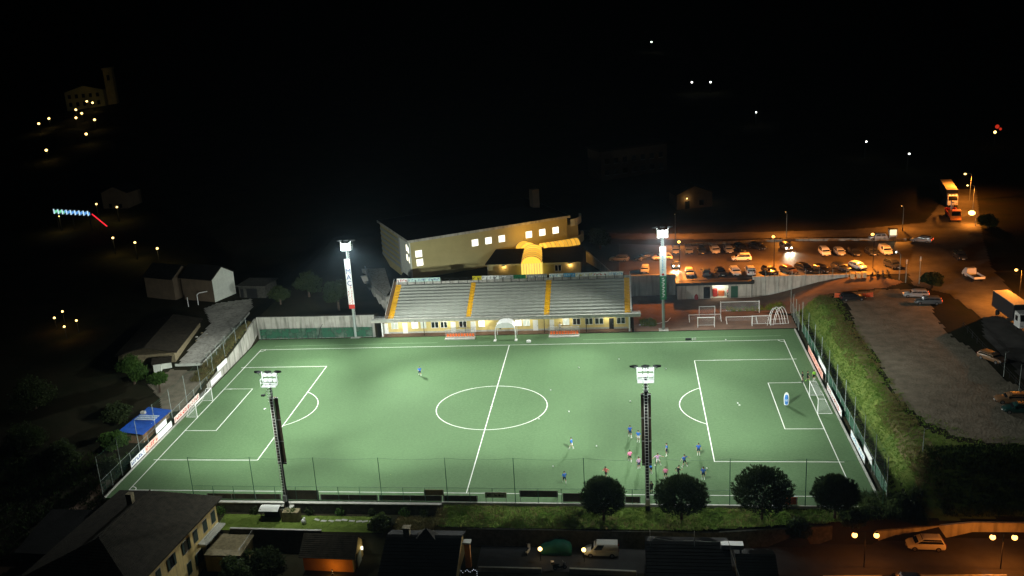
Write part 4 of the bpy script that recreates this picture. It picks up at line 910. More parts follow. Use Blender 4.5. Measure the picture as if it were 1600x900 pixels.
bx = [('white football right of the centre circle', 12.8,-2.4),('white football right of the leftmost training player', 17.4,-15.3),('white football above the lower left player', 11.4,-22.1),('white football beside the rightmost lower player', 32.6,-22.5),('white football at the feet of the topmost training player', 22.5,-12.4),
 ('white football on the right edge of the centre circle', 8.2,-5.2),('white football just inside the right penalty area', 39.1,.5),('white football on the far touch line near the right corner', 40.1,30.6),('white football beyond the centre circle to the right', 9.3,6.9),('white football far out towards the stand right of midfield', 20.7,21.2),('white football between the centre circle and the stand', 13.7,17.3),('white football by the upper end of the near right mast', 28.7,16.1),('white football left of the near right mast', 22.5,1.6),('white football near the left penalty arc', -39.3,-.5)]
for lab, x, y in bx: tag(inst('football', bl, None, (x, y, .004)), lab, 'ball', 'footballs on the turf')
bp = thing('leaning_pole', 'dark crooked pole leaning against the green screen at the far left', 'pole', (-40.2, 36.6, 0)); MB().path([(0,0,0),(.5,.05,1.2),(.7,.1,2.1),(1.3,.15,3.0)], .06).build('pole_body', M['dark'], bp)
bgk = thing('kit_bag', 'dark kit bag with white bottles by the far touch line near the right tower', 'bag', (33.4, 31.0, .004)); MB().loft([[(x, .25*math.cos(t), .22+.22*math.sin(t)) for t in np.linspace(0, 5.6, 9)] for x in (-.5,-.45,.45,.5)]).build('bag_body', M['dark'], bgk)
for i, x in enumerate((.8, 1.1, 1.35)): MB().tube((x,.1*i,0),(x,.1*i,.4), .09, .05, 8).build('bottle', M['white'], bgk)
bgw = thing('kit_bag', 'small white box on the touch line right of the players tunnel', 'box', (3.6, 31.7, .004)); MB().box(-.4,.4,-.25,.25,0,.35).box(-.2,.2,-.04,.04,.352,.5).build('box_body', M['white'], bgw)
# ------------------------------------------------------------------ vehicles (local +x is the front)
PAINT = {k: pm('car_'+k, c, .3, .05, 2, spec=.5, coat=.5) for k, c in (('white', (.72, .72, .7)), ('black', (.012, .012, .014)), ('dark', (.03, .032, .036)), ('silver', (.32, .33, .34)), ('red', (.3, .02, .015)), ('grey', (.11, .115, .12)), ('blue', (.02, .04, .1)), ('green', (.012, .05, .045)), ('bronze', (.22, .12, .06)))}
SPEC = {  # length, width, [stations x, hood/deck z], cabin base x0,x1, roof x0,x1, belt z, roof z
 'hatch': (3.95, 1.72, [(-1.97,.78),(-1.9,.98),(-.6,.98),(.75,.95),(1.55,.82),(1.95,.62)], (-1.88,.98), (-1.45,.25), .95, 1.48),
 'estate': (4.5, 1.78, [(-2.25,.75),(-2.18,.97),(-.6,.97),(.85,.93),(1.8,.82),(2.22,.62)], (-2.12,1.05), (-1.75,.25), .94, 1.46),
 'suv': (4.25, 1.8, [(-2.12,.8),(-2.02,1.02),(-.6,1.04),(1.0,1.0),(1.7,.9),(2.1,.66)], (-2.04,1.35), (-1.62,.35), 1.0, 1.68),
 'van': (4.3, 1.8, [(-2.14,.9),(-2.1,1.08),(-.6,1.08),(1.05,1.02),(1.75,.88),(2.12,.65)], (-2.11,1.25), (-2.02,.55), 1.06, 1.84)}
VM = {}
def car_meshes(kind, col):
    if (kind, col) in VM: return VM[kind, col]
    L, Wd, stn, cb, rf, belt, zt = SPEC[kind]; w = Wd/2; m = MB(); rings = []
    for i, (x, z) in enumerate(stn):
        e = .86 if i in (0, len(stn)-1) else (.97 if i in (1, len(stn)-2) else 1); ww = w*e; zb = .34 if i in (0, len(stn)-1) else .24
        rings.append([(x,-ww*.9,zb),(x,-ww,zb+.14),(x,-ww,z-.2),(x,-ww*.93,z-.02),(x,0,z+.03),(x,ww*.93,z-.02),(x,ww,z-.2),(x,ww,zb+.14),(x,ww*.9,zb)])
    m.loft(rings)
    a, b = cb; c, d = rf; wb = w*.94; wr = w*.74; zr = zt
    m.loft([[(a,-wb,belt-.06),(b,-wb,belt-.1),(b,wb,belt-.1),(a,wb,belt-.06)], [(a+(c-a)*.5,-wb*.95,(belt+zr)/2),(b+(d-b)*.5,-wb*.95,(belt+zr)/2),(b+(d-b)*.5,wb*.95,(belt+zr)/2),(a+(c-a)*.5,wb*.95,(belt+zr)/2)], [(c,-wr,zr-.06),(d,-wr,zr-.06),(d,wr,zr-.06),(c,wr,zr-.06)], [(c+.15,-wr*.85,zr),(d-.15,-wr*.85,zr),(d-.15,wr*.85,zr),(c+.15,wr*.85,zr)]])
    bo_ = m.build('body', PAINT[col]); bv = bo_.modifiers.new('b', 'BEVEL'); bv.width = .09; bv.segments = 3; bv.limit_method = 'ANGLE'; bv.angle_limit = R(20)
    body = bpy.data.meshes.new_from_object(bo_.evaluated_get(bpy.context.evaluated_depsgraph_get())); bpy.data.objects.remove(bo_); body.polygons.foreach_set('use_smooth', [True]*len(body.polygons)); body.name = 'body'
    lo, hi = .06, .9
    def gl(t, s): # point on the cabin edge: t height 0..1
        zz = belt+(zr-.06-belt)*t; return zz
    def edge(t):
        xa = a+(c-a)*t; xb = b+(d-b)*t; yy = (wb+(wb*.95-wb)*t*2 if t < .5 else wb*.95+(wr-wb*.95)*(t-.5)*2); return xa, xb, yy
    def quadwin(f0, f1, side):
        q = MB(); P = []
        for t in (lo, .5, hi):
            xa, xb, yy = edge(t); z = gl(t, 0); P.append((xa+(xb-xa)*f0, xa+(xb-xa)*f1, yy+.012, z))
        vs = [(p[0], side*p[2], p[3]) for p in P]+[(p[1], side*p[2], p[3]) for p in P]+[(p[0], side*(p[2]-.05), p[3]) for p in P]+[(p[1], side*(p[2]-.05), p[3]) for p in P]
        q.add(vs, [(0,3,4,1),(1,4,5,2),(6,7,10,9),(7,8,11,10),(0,1,7,6),(1,2,8,7),(3,9,10,4),(4,10,11,5),(2,5,11,8),(0,6,9,3)]); return q.mesh('side_window', M['glass'])
    sides = []
    fr = ((.05,.95),) if kind == 'suv' else ((.06,.345),(.36,.65),(.665,.95)) if kind == 'estate' else ((.12,.47),(.51,.9)) if kind == 'hatch' else ((.62,.92),)
    for s in (-1, 1):
        for f0, f1 in fr: sides.append(quadwin(f0, f1, s))
    def endwin(front):
        q = MB(); P = []
        for t in (.05, .5, .92):
            xa, xb, yy = edge(t); x = (xb+.014) if front else (xa-.014); P.append((x, yy*.9, gl(t, 0)))
        o = -.05 if front else .05
        vs = [(p[0],-p[1],p[2]) for p in P]+[(p[0],p[1],p[2]) for p in P]+[(p[0]+o,-p[1],p[2]) for p in P]+[(p[0]+o,p[1],p[2]) for p in P]
        q.add(vs, [(0,3,4,1),(1,4,5,2),(6,7,10,9),(7,8,11,10),(0,1,7,6),(1,2,8,7),(3,9,10,4),(4,10,11,5),(2,5,11,8),(0,6,9,3)]); return q.mesh('windscreen' if front else 'rear_window', M['glass'])
    fx_, fz = stn[-1][0], stn[-1][1]; rx, rz_ = stn[0][0], stn[0][1]
    hl = MB().loft([[(fx_-.28,-.2,-.09),(fx_-.28,.2,-.09),(fx_-.34,.2,.1),(fx_-.34,-.2,.1)], [(fx_+.02,-.17,-.07),(fx_-.06,.17,-.07),(fx_-.14,.17,.07),(fx_-.06,-.17,.07)]])
    tl = MB().box(rx-.03, rx+.16, -.15, .15, -.12, .16)
    wm = MB().tube((0,-.1,0),(0,.1,0), .31, n=14).mesh('wheel', M['rubber']); rm = MB().tube((0,-.108,0),(0,.108,0), .19, n=10).mesh('rim', M['rim'])
    mir = MB().box(-.06,.06,-.1,.1,-.07,.07).mesh('mirror', PAINT[col]); bmp = MB().box(fx_-.02, fx_+.05, -w*.8, w*.8, .32, .5).mesh('bumper', M['rubber'])
    plate = MB().box(fx_+.052, fx_+.06, -.26, .26, .36, .47).mesh('number_plate', M['white'])
    VM[kind, col] = dict(body=body, sides=sides, ws=endwin(True), rw=endwin(False), hl={o: hl.mesh('headlight', M['headlamp' if o else 'headoff']) for o in (0, 1)}, tl={o: tl.mesh('tail_light', M['tailon' if o else 'tailoff']) for o in (0, 1)}, wheel=wm, rim=rm, mirror=mir, bumper=bmp, plate=plate)
    return VM[kind, col]
def car(label, kind, col, x, y, z, head, group='parked cars', lights=0, tail=0, cat='car', near=False):
    v = car_meshes(kind, col); L, Wd, stn, cb, rf, belt, zt = SPEC[kind]; w = Wd/2
    c = thing('parked_car' if not lights else 'car', label, cat, (x, y, z), R(head), group)
    inst('body', v['body'], c); inst('windscreen', v['ws'], c); inst('rear_window', v['rw'], c)
    for s in v['sides']: inst('side_window', s, c)
    for sx in (-1, 1):
        for sy in (-1, 1):
            wh = inst('wheel', v['wheel'], c, (sx*L*.31+.02, sy*(w-.1), .31)); inst('rim', v['rim'], wh)
    for s in (-1, 1):
        inst('headlight', v['hl'][1 if lights else 0], c, (-.03, s*w*.66, stn[-1][1]-.02)); inst('tail_light', v['tl'][tail], c, (0, s*w*.7, stn[0][1]+.02)); inst('mirror', v['mirror'], c, (cb[1]-.35, s*(w+.08), belt+.03))
    inst('bumper', v['bumper'], c); inst('number_plate', v['plate'], c)
    if lights:
        for s in (-1, 1): MB().ball((L/2+.06, s*w*.66, .68), .17, 8, 6).build('headlight_glare', M['headlamp'], c)
        for s in (-1, 1): lamp('headlight_beam', 'SPOT', (L/2+.3, s*w*.66, .65), 800*lights, (1, .9, .62), c, .06, (L/2+6, s*w*.66, -.15), R(75), 1.0)
    return c
CZ = 3.864
rowA = [('white small car at the left end of the front row, beside the lamp', 'hatch','white',35.6,61.4,-88),('grey dark car second in the front row above the kiosk', 'hatch','grey',38.9,61.5,92),('black car third in the front row above the kiosk', 'hatch','black',41.9,61.0,-80),
 ('white car with dark windscreen fourth in the front row', 'estate','white',44.9,61.2,-84),('white van like car fifth in the front row, right end of kiosk roof', 'suv','white',47.9,61.2,92),('black car sixth in the front row', 'estate','black',51.8,61.0,-70),('dark bronze car seventh in the front row', 'estate','bronze',55.6,61.0,-62),
 ('dark car with open boot eighth in the front row', 'suv','black',58.7,61.8,-60),('black glossy car ninth in the front row', 'hatch','black',62.0,61.0,-62),('dark grey car tenth in the front row', 'estate','dark',66.0,62.0,-62),('pale white car near the rubbish bins in the front row', 'hatch','white',69.3,62.4,-58),('dark car alone at the right end of the front row', 'suv','dark',76.1,62.6,-70)]
for lab, k, c, x, y, a in rowA: car(lab, k, c, x, y, CZ, a, 'cars in the front row of the car park')
rowB = [('white small car at the left end of the rear row', 'hatch','white',33.7,80.3,-92),('pale hatchback second in the rear row', 'hatch','silver',36.6,80.0,-90),('dark car third in the rear row', 'estate','dark',39.4,79.7,-88),('white high car fourth in the rear row', 'suv','white',42.3,79.4,-84),('silver car fifth in the rear row', 'hatch','silver',45.3,79.4,-84),
 ('black car sixth in the rear row', 'suv','black',48.0,80.2,-70),('black car seventh in the rear row left of the lamp', 'estate','black',51.8,81.2,-50),('white car in the rear row left of the dark gap, past the lamp', 'suv','white',65.0,74.4,-86),('silver car in the right rear row beside the white one', 'hatch','silver',68.0,74.0,-84),('black car in the middle of the right rear row', 'estate','black',71.0,73.6,-82),('dark car behind the right lamp post in the rear row', 'hatch','dark',74.4,73.2,-82),('white van at the right end of the rear row', 'van','white',77.2,73.4,-82)]
for lab, k, c, x, y, a in rowB: car(lab, k, c, x, y, CZ, a, 'cars in the rear row of the car park')
car('white car crossing the middle of the car park broadside', 'suv','white',47.3,71.8,CZ,178,'cars moving in the car park')
car('dark car with bright headlights facing the camera left in the car park', 'hatch','dark',33.2,68.6,CZ,-92,'cars moving in the car park',1)
car('car with bright headlights lighting the wet car park between the two lamps', 'hatch','grey',57.8,80.4,CZ,-78,'cars moving in the car park',2)
car('orange lit white car on the left edge of the car park above the wall', 'hatch','white',26.4,65.0,CZ,-95,'cars at the left end of the car park')
car('black car behind the orange lit white car', 'estate','black',26.6,75.4,CZ,-150,'cars at the left end of the car park')
car('white car half hidden by the far right floodlight banner', 'estate','white',30.4,75.0,CZ,-172,'cars at the left end of the car park')
car('silver car at the dark left end of the car park', 'estate','silver',20.9,75.0,CZ,172,'cars at the left end of the car park')
car('dark car with small lights on the road beside the sports hall', 'hatch','dark',14.0,96.6,4.0,178,'cars on the road')
car('silver car with red tail lights where the road meets the car park', 'estate','silver',86.6,82.0,3.9,150,'cars on the road',0,1)
car('small white car by the lit booth at the far right of the car park', 'hatch','white',78.4,85.6,3.9,178,'cars on the road')
car('dark car on the gravel in front of the orange barrier', 'estate','black',64.3,42.0,3.52,4,'cars on the gravel lot')
car('silver car with red reflections at the far end of the gravel lot', 'estate','silver',75.6,42.9,3.56,172,'cars on the gravel lot',0,1)
car('grey car with red reflections nearer than the silver one', 'estate','grey',76.6,38.4,3.56,172,'cars on the gravel lot',0,1)
car('dark car under the street lamp on the right edge of the gravel lot', 'estate','bronze',78.2,8.6,3.54,-60,'cars on the gravel lot')
car('dark red car at the right edge of the gravel lot', 'estate','bronze',75.6,-8.0,3.52,176,'cars on the gravel lot')
car('dark green car at the right edge of the gravel lot nearest the camera', 'hatch','green',75.2,-11.6,3.52,174,'cars on the gravel lot')
car('dark car on the road behind the pickup truck', 'suv','dark',90.3,67.4,3.92,-88,'cars on the road')
car('white compact car with black windows on the street, lit orange', 'suv','white',56.9,-37.6,-2.946,178,'cars on the near street')
car('white delivery van parked on the street below the pines', 'van','white',18.4,-40.6,-2.946,180,'cars on the near street', cat='van')
car('black car with pale roof bars cut by the bottom edge of the picture', 'estate','black',52.3,-45.9,-2.98,176,'cars on the near street')
tc_ = thing('covered_car', 'parked car under a dark green cover left of the white van', 'covered car', (12.7,-40.3,-2.946), R(180))
MB().loft([[(x,-w,.05),(x,-w*1.0,.6),(x,-w*.7,z),(x,0,z+.05),(x,w*.7,z),(x,w,.6),(x,w,.05)] for x, w, z in ((-2.0,.75,.8),(-1.8,.9,1.2),(-1.0,.92,1.5),(.1,.92,1.52),(.8,.92,1.15),(1.6,.9,.95),(2.0,.7,.7))]).build('cover', M['tarpgreen'], tc_, smooth=True)

def moto(label, x, y, z, head, group, col='dark', box=False):
    m = thing('scooter', label, 'scooter', (x, y, z), R(head), group)
    for sx in (-.62, .62):
        w = MB().tube((sx,-.06,.26),(sx,.06,.26), .26, n=12).build('wheel', M['rubber'], m); MB().tube((sx,-.065,.26),(sx,.065,.26), .12, n=8).build('rim', M['rim'], w)
    MB().loft([[(x0,-w,z0),(x0,w,z0),(x0,w*.9,z1),(x0,-w*.9,z1)] for x0, w, z0, z1 in ((-.9,.1,.5,.75),(-.5,.17,.3,.8),(0,.16,.25,.45),(.3,.15,.25,.5),(.5,.18,.3,.95),(.62,.1,.6,1.0))]).build('body', PAINT[col], m)
    MB().loft([[(-.85,-.13,.78),(-.85,.13,.78),(-.85,.1,.86),(-.85,-.1,.86)],[(-.05,-.14,.7),(-.05,.14,.7),(-.05,.1,.8),(-.05,-.1,.8)]]).build('seat', M['rubber'], m)
    MB().tube((.52,0,.9),(.42,0,1.08), .03).tube((.42,-.32,1.08),(.42,.32,1.08), .02).build('handlebar', M['metal'], m)
    MB().ball((.62,0,.85), .09, 8, 6).build('headlight', M['headoff'], m)
    if box: MB().box(-1.1,-.7,-.22,.22,.88,1.25).build('top_box', pm('box_tan', (.5, .3, .12), .6), m)
    return m
for i, (x, y, c, lab) in enumerate(((70.6,55.5,'dark','leftmost of the scooters beside the rubbish bins'),(71.8,56.0,'black','second scooter from the rubbish bins'),(72.9,56.4,'grey','third scooter from the rubbish bins'),(74.0,57.1,'dark','rightmost of the scooters beyond the rubbish bins'))):
    moto(lab, x, y, 3.83, 60+10*i, 'scooters by the bins', c)
moto('white scooter parked at the left end of the street wall', 9.2,-40.6,-2.946,80,'scooters on the street','white')
moto('dark scooter with tan top box at the bottom edge of the street', 13.4,-44.3,-2.946,15,'scooters on the street','dark',True)
for i, (x, y, lab) in enumerate(((66.9,55.2,'left of the three pale rubbish bins above the access ramp'),(68.1,55.4,'middle of the three pale rubbish bins above the access ramp'),(69.2,55.6,'right of the three pale rubbish bins above the access ramp'))):
    b = thing('rubbish_bin', lab, 'bin', (x, y, 3.83), R(8), 'rubbish bins by the ramp')
    MB().prism([(-.35,-.35),(.35,-.35),(.35,.35),(-.35,.35)], .12, 1.15).build('body', pm('bin_cream', (.6, .5, .3), .6), b); MB().slab([(-.4,-.42,1.16),(.4,-.42,1.16),(.4,.4,1.28),(-.4,.4,1.28)], .06).build('lid', pm('bin_lid', (.5, .35, .1), .6), b)
    for s in (-1, 1): MB().tube((s*.28,.25,.1),(s*.36,.25,.1), .1, n=8).build('wheel', M['rubber'], b)

# trucks and the pickup
def truck(label, loc, head, kind):
    t = thing('truck', label, 'truck', loc, R(head), 'trucks along the main road')
    wm = MB().tube((0,-.16,0),(0,.16,0), .5, n=14).mesh('wheel', M['rubber'])
    def wheels(xs_):
        for x in xs_:
            for s in (-1, 1): inst('wheel', wm, t, (x, s*1.05, .5))
    if kind in ('trailer', 'box'):
        L = 13.4 if kind == 'trailer' else 8.5
        MB().box(-L+1, 1, -1.27, 1.27, 1.15, 3.9).build('cargo_box', pm('dark_tarpaulin', (.02, .02, .024), .7), t); MB().box(-L+1, 1, -1.25, 1.25, 3.902, 3.95).build('roof_sheet', pm('pale_roof_sheet', (.6, .55, .45), .7), t); MB().box(-L+1, 1.2, -.5, .5, .75, 1.148).build('chassis', M['dark'], t)
        c = MB().loft([[(1.3,-1.22,.55),(1.3,1.22,.55),(1.3,1.18,3.1),(1.3,-1.18,3.1)],[(2.9,-1.22,.55),(2.9,1.22,.55),(2.9,1.15,3.0),(2.9,-1.15,3.0)],[(3.35,-1.18,.55),(3.35,1.18,.55),(3.3,1.1,1.6),(3.3,-1.1,1.6)]]).build('cab', PAINT['white'], t, bevel=.06)
        MB().slab([(3.33,-1.0,1.72),(3.33,1.0,1.72),(2.98,1.0,2.75),(2.98,-1.0,2.75)], .04).build('windscreen', M['glass'], t)
        for s in (-1, 1): MB().box(1.75, 2.6, s*1.21-.03, s*1.21+.03, 1.65, 2.5).build('side_window', M['glass'], t); MB().box(3.3, 3.4, s*.85-.2, s*.85+.2, .8, 1.0).build('headlight', M['headoff'], t)
        for s in (-1, 0, 1): MB().box(3.0, 3.12, s*.7-.15, s*.7+.15, 3.02, 3.12).build('roof_lamp', M['sodium'] if kind == 'trailer' else M['headoff'], t)
        wheels([2.3, -.3, -L+2.2, -L+3.4] if kind == 'trailer' else [2.3, -L+3])
    elif kind == 'crane':
        MB().box(-5.5, 1, -1.2, 1.2, .8, 1.1).build('chassis', M['dark'], t)
        MB().box(-5.5, 1, -1.22, -1.14, 1.102, 1.7).box(-5.5, 1, 1.14, 1.22, 1.102, 1.7).box(-5.5, -5.4, -1.138, 1.138, 1.102, 1.7).build('side_boards', pm('truck_red', (.5, .04, .02), .6), t)
        MB().loft([[(1.2,-1.15,.6),(1.2,1.15,.6),(1.2,1.1,2.8),(1.2,-1.1,2.8)],[(2.6,-1.15,.6),(2.6,1.15,.6),(2.4,1.05,2.75),(2.4,-1.05,2.75)],[(2.95,-1.12,.6),(2.95,1.12,.6),(2.93,1.05,1.5),(2.93,-1.05,1.5)]]).build('cab', pm('truck_orange', (.6, .2, .03), .5), t)
        MB().slab([(2.95,-.95,1.6),(2.95,.95,1.6),(2.52,.95,2.5),(2.52,-.95,2.5)], .05).build('windscreen', M['glass'], t)
        MB().tube((-4.2,0,1.1),(-4.2,0,3.6), .2).tube((-4.2,0,3.6),(-.6,0,3.9), .14).tube((-.6,0,3.9),(-2.8,0,2.2), .1).build('loading_crane', M['white'], t)
        for s in (-.6, 0, .6): MB().box(2.45, 2.6, s-.14, s+.14, 2.8, 2.92).build('roof_lamp', M['tailon'], t)
        wheels([2.0, -3.2, -4.3])
    else:
        MB().loft([[(.4,-.95,.45),(.4,.95,.45),(.4,.85,2.0),(.4,-.85,2.0)],[(1.6,-.95,.45),(1.6,.95,.45),(1.3,.82,2.0),(1.3,-.82,2.0)],[(2.5,-.9,.45),(2.5,.9,.45),(2.35,.85,1.05),(2.35,-.85,1.05)]]).build('cab', PAINT['white'], t)
        MB().slab([(2.2,-.8,1.16),(2.2,.8,1.16),(1.5,.76,1.9),(1.5,-.76,1.9)], .05).build('windscreen', M['glass'], t)
        MB().box(-3.0, .3, -1.0, 1.0, .62, .78).build('load_bed', M['dark'], t)
        MB().box(-3.0, .3, -1.04, -.98, .782, 1.2).box(-3.0, .3, .98, 1.04, .782, 1.2).box(-3.06, -2.98, -.978, .978, .782, 1.2).build('side_boards', PAINT['white'], t)
        for x in (1.5, -2.0):
            for s in (-1, 1): inst('wheel', MB().tube((0,-.12,0),(0,.12,0), .36, n=12).mesh('wheel', M['rubber']), t, (x, s*.85, .36))
    return t
truck('long box trailer truck with yellow lit roof far down the main road', (102.2,116.5,4.2), -99, 'trailer')
truck('crane lorry with red side boards parked in front of the long trailer truck', (98.6,101.2,4.0), -97, 'crane')
truck('white flatbed pickup truck on the main road', (88.2,52.4,3.92), 98, 'pickup')
truck('white box lorry with orange lit roof cut by the right edge of the picture', (87.0,24.4,3.9), -86, 'box')

# ------------------------------------------------------------------ street lamps
def cobra(label, x, y, z, h, arm, head, watts, group, col=SODIUM, mat='sodium', size=.28, pole='greypost', cone=156):
    t = thing('street_lamp', label, 'street lamp', (x, y, z), R(head), group)
    MB().tube((0,0,-.1),(0,0,h), .09, .055, 8).build('pole', M[pole], t)
    MB().path([(0,0,h),(arm*.5,0,h+.22),(arm,0,h+.25)], .04, 6).build('arm', M[pole], t)
    hd = MB().loft([[(arm-.1,-.08,h+.22),(arm-.1,.08,h+.22),(arm-.1,.06,h+.34),(arm-.1,-.06,h+.34)],[(arm+.3,-.16,h+.2),(arm+.3,.16,h+.2),(arm+.3,.1,h+.36),(arm+.3,-.1,h+.36)],[(arm+.7,-.1,h+.22),(arm+.7,.1,h+.22),(arm+.7,.05,h+.3),(arm+.7,-.05,h+.3)]]).build('lamp_head', M['greypost'], t)
    MB().ball((arm+.62,0,h+.2), size, 10, 6, sc=(1.1,.9,.75)).build('lens', M[mat], hd)
    if watts: lamp('lamp_light', 'SPOT', (arm+.62, 0, h+.2-size-.06), watts, col, t, .12, (arm+.62, 0, 0), R(cone), .35 if cone < 170 else .05)
    return t
cobra('sodium street lamp at the left of the car park beside the far right tower', 33.7,64.6,3.8,6.0,1.0,90,17000,'lamps of the car park', size=.36, pole='dark')
cobra('sodium street lamp in the middle of the car park', 53.2,65.2,3.8,6.2,1.0,90,17000,'lamps of the car park', size=.36, pole='dark')
cobra('sodium street lamp at the right of the car park above the bins', 72.3,62.4,3.8,6.6,1.0,90,17000,'lamps of the car park', size=.36, pole='dark')
for lab, x, y, h in (('leftmost tall lamp post on the road behind the car park', 34.3,94.0,5.4),('middle tall lamp post on the road behind the car park', 59.5,91.2,5.4),('rightmost tall lamp post on the road behind the car park', 85.4,93.2,5.2)):
    cobra(lab, x, y, 3.9, h, .9, 90, 5000, 'lamps of the back road', size=.16)
cobra('sodium lamp above the long trailer truck', 107.4,119.5,4.4,6.6,1.0,190,6000,'lamps of the main road', mat='warmlamp')
cobra('slim lamp post right of the crane lorry', 104.1,106.0,4.2,6.6,.9,170,6000,'lamps of the main road', mat='warmlamp', size=.2)
cobra('low yellow lamp glaring beside the crane lorry', 101.3,94.5,4.0,2.6,.6,120,2500,'lamps of the main road', mat='warmlamp', size=.75)
cobra('sodium lamp between the pickup and the box lorry on the right', 91.6,37.6,3.9,5.9,.9,215,12000,'lamps of the main road', cone=178, pole='dark')
cobra('white lamp at the corner by the scooters', 75.4,54.0,3.8,5.0,.8,110,60,'lamps of the main road', (1,1,.9), 'whitelamp', .2)
for lab, x, y, h in (('left bare post at the car park exit', 76.0,51.6,4.6),('right bare post at the car park exit', 78.2,50.6,5.4)):
    t = thing('bare_post', lab, 'post', (x, y, 3.85), 0, 'bare posts at the car park exit'); MB().tube((0,0,-.1),(0,0,h), .09, .06, 8).build('pole', M['greypost'], t); MB().box(-.12,.12,-.04,.04,h-.9,h).build('plate', M['white'], t)
for lab, x, y, h in (('left thin pole beside the dark car on the edge of the gravel lot', 77.8,2.2,4.0),('right thin pole on the edge of the gravel lot', 78.0,-3.6,4.2),('thin pole with a bracket on the bare crest of the grass bank', 59.7,-24.2,3.4)):
    t = thing('thin_pole', lab, 'pole', (x, y, float(H(x, y))), 0, 'thin poles round the gravel lot'); MB().tube((0,0,-.2),(0,0,h), .06, .04, 6).build('pole', M['greypost'], t); MB().tube((0,0,h-.15),(.5,.1,h), .03).build('bracket', M['greypost'], t)
def twin(label, x, y, z, h, watts, wid=1.2):
    t = thing('twin_lamp', label, 'street lamp', (x, y, z), 0, 'twin globe lamps on the near street')
    MB().tube((0,0,-.1),(0,0,h), .08, .05, 8).build('pole', M['dark'], t); MB().path([(-wid,0,h-.15),(-wid*.5,0,h),(wid*.5,0,h),(wid,0,h-.15)], .035, 6).build('arm', M['dark'], t)
    for s in (-1, 1):
        g = MB().ball((s*wid,0,h-.5), .31, 12, 8).build('globe', M['sodium'], t); MB().tube((s*wid,0,h-.15),(s*wid,0,h-.06), .2, .06, 8).build('cap', M['dark'], g)
        lamp('globe_light', 'SPOT', (s*wid, .0, h-.9), watts, (1, .26, .03), t, .12, (s*wid, 0, 0), R(168), .2)
twin('twin globe street lamp left of the white compact car', 49.0,-42.2,-2.95,4.75,330)
twin('twin globe street lamp at the lower right corner', 63.9,-41.9,-2.95,4.6,900,1.15)
for lab, x, y in (('left of the two glowing ball lamps on the street wall, by the covered car', 10.9,-42.4),('right of the two glowing ball lamps in front of the white van', 16.3,-42.4)):
    t = thing('ball_lamp', lab, 'lamp', (x, y, -2.95), 0, 'ball lamps along the near street'); MB().tube((0,0,0),(0,0,1.45), .05, n=8).build('pole', M['dark'], t); MB().ball((0,0,1.68), .27, 12, 8).build('globe', M['warmlamp'], t); lamp('ball_light', 'POINT', (0, 0, 1.2), 22, (1, .6, .2), t, .1)
br = thing('orange_barrier', 'orange plastic barrier netting behind the dark car on the gravel lot', 'barrier', (61.4, 43.9, 3.3))
for i in range(6): MB().tube((i*1.4,.1*math.sin(i),-.1),(i*1.4,.1*math.sin(i),1.3), .05).build('stake', M['wood'], br)
MB().loft([[(i*.7,.12*math.sin(i*.5),.2),(i*.7,.12*math.sin(i*.5)+.03,.2),(i*.7,.12*math.sin(i*.5)+.03,1.15-.35*math.sin(math.pi*i/10)),(i*.7,.12*math.sin(i*.5),1.15-.35*math.sin(math.pi*i/10))] for i in range(11)]).build('netting', pm('netting_orange', (.55, .1, .03), .7), br)
bo = thing('booth', 'small lit ticket booth at the far right corner of the car park', 'booth', (81.6, 86.3, 3.85)); MB().box(-.8,.8,-.6,.6,0,.9).box(-.8,-.7,-.6,.6,.902,2.2).box(.7,.8,-.6,.6,.902,2.2).build('body', M['white'], bo); MB().box(-.9,.9,-.7,.7,2.202,2.35).build('roof', M['dark'], bo); MB().box(-.697,.697,-.58,-.55,.905,2.198).build('window', M['winwarm'], bo)
# ------------------------------------------------------------------ vegetation
rs = np.random.RandomState(11)
def soup(name, V, mat, parent=None, loc=None):
    """n loose faces from an (n, k, 3) array, fast"""
    n, k, _ = V.shape; me = bpy.data.meshes.new(name); me.vertices.add(n*k); me.vertices.foreach_set('co', V.reshape(-1).astype(np.float32))
    me.loops.add(n*k); me.loops.foreach_set('vertex_index', np.arange(n*k, dtype=np.int32)); me.polygons.add(n); me.polygons.foreach_set('loop_start', np.arange(0, n*k, k, dtype=np.int32))
    me.update(calc_edges=True); me.materials.append(mat); o = bpy.data.objects.new(name, me); COL.objects.link(o); o.parent = parent
    if loc: o.location = loc
    return o
def unit(n): v = rs.normal(size=(n, 3)); return v/np.linalg.norm(v, axis=1)[:, None]
def leafcloud(c, rad, n, size, squash=.8, core=.55):
    """leaf sized faces in a lumpy ellipsoid"""
    d = unit(n); lump = 1+.22*np.sin(d[:, 0]*5+c[0])*np.sin(d[:, 1]*6+c[1])+.15*np.sin(d[:, 2]*9); r = rad*lump*(core+(1-core)*rs.rand(n)**.5)
    p = np.array(c)+d*r[:, None]*np.array([1, 1, squash]); a = unit(n); b = np.cross(a, unit(n)); b /= np.linalg.norm(b, axis=1)[:, None]; s = size*(.6+.8*rs.rand(n))[:, None]
    return np.stack([p-a*s, p+b*s*.55, p+a*s, p-b*s*.55], 1)
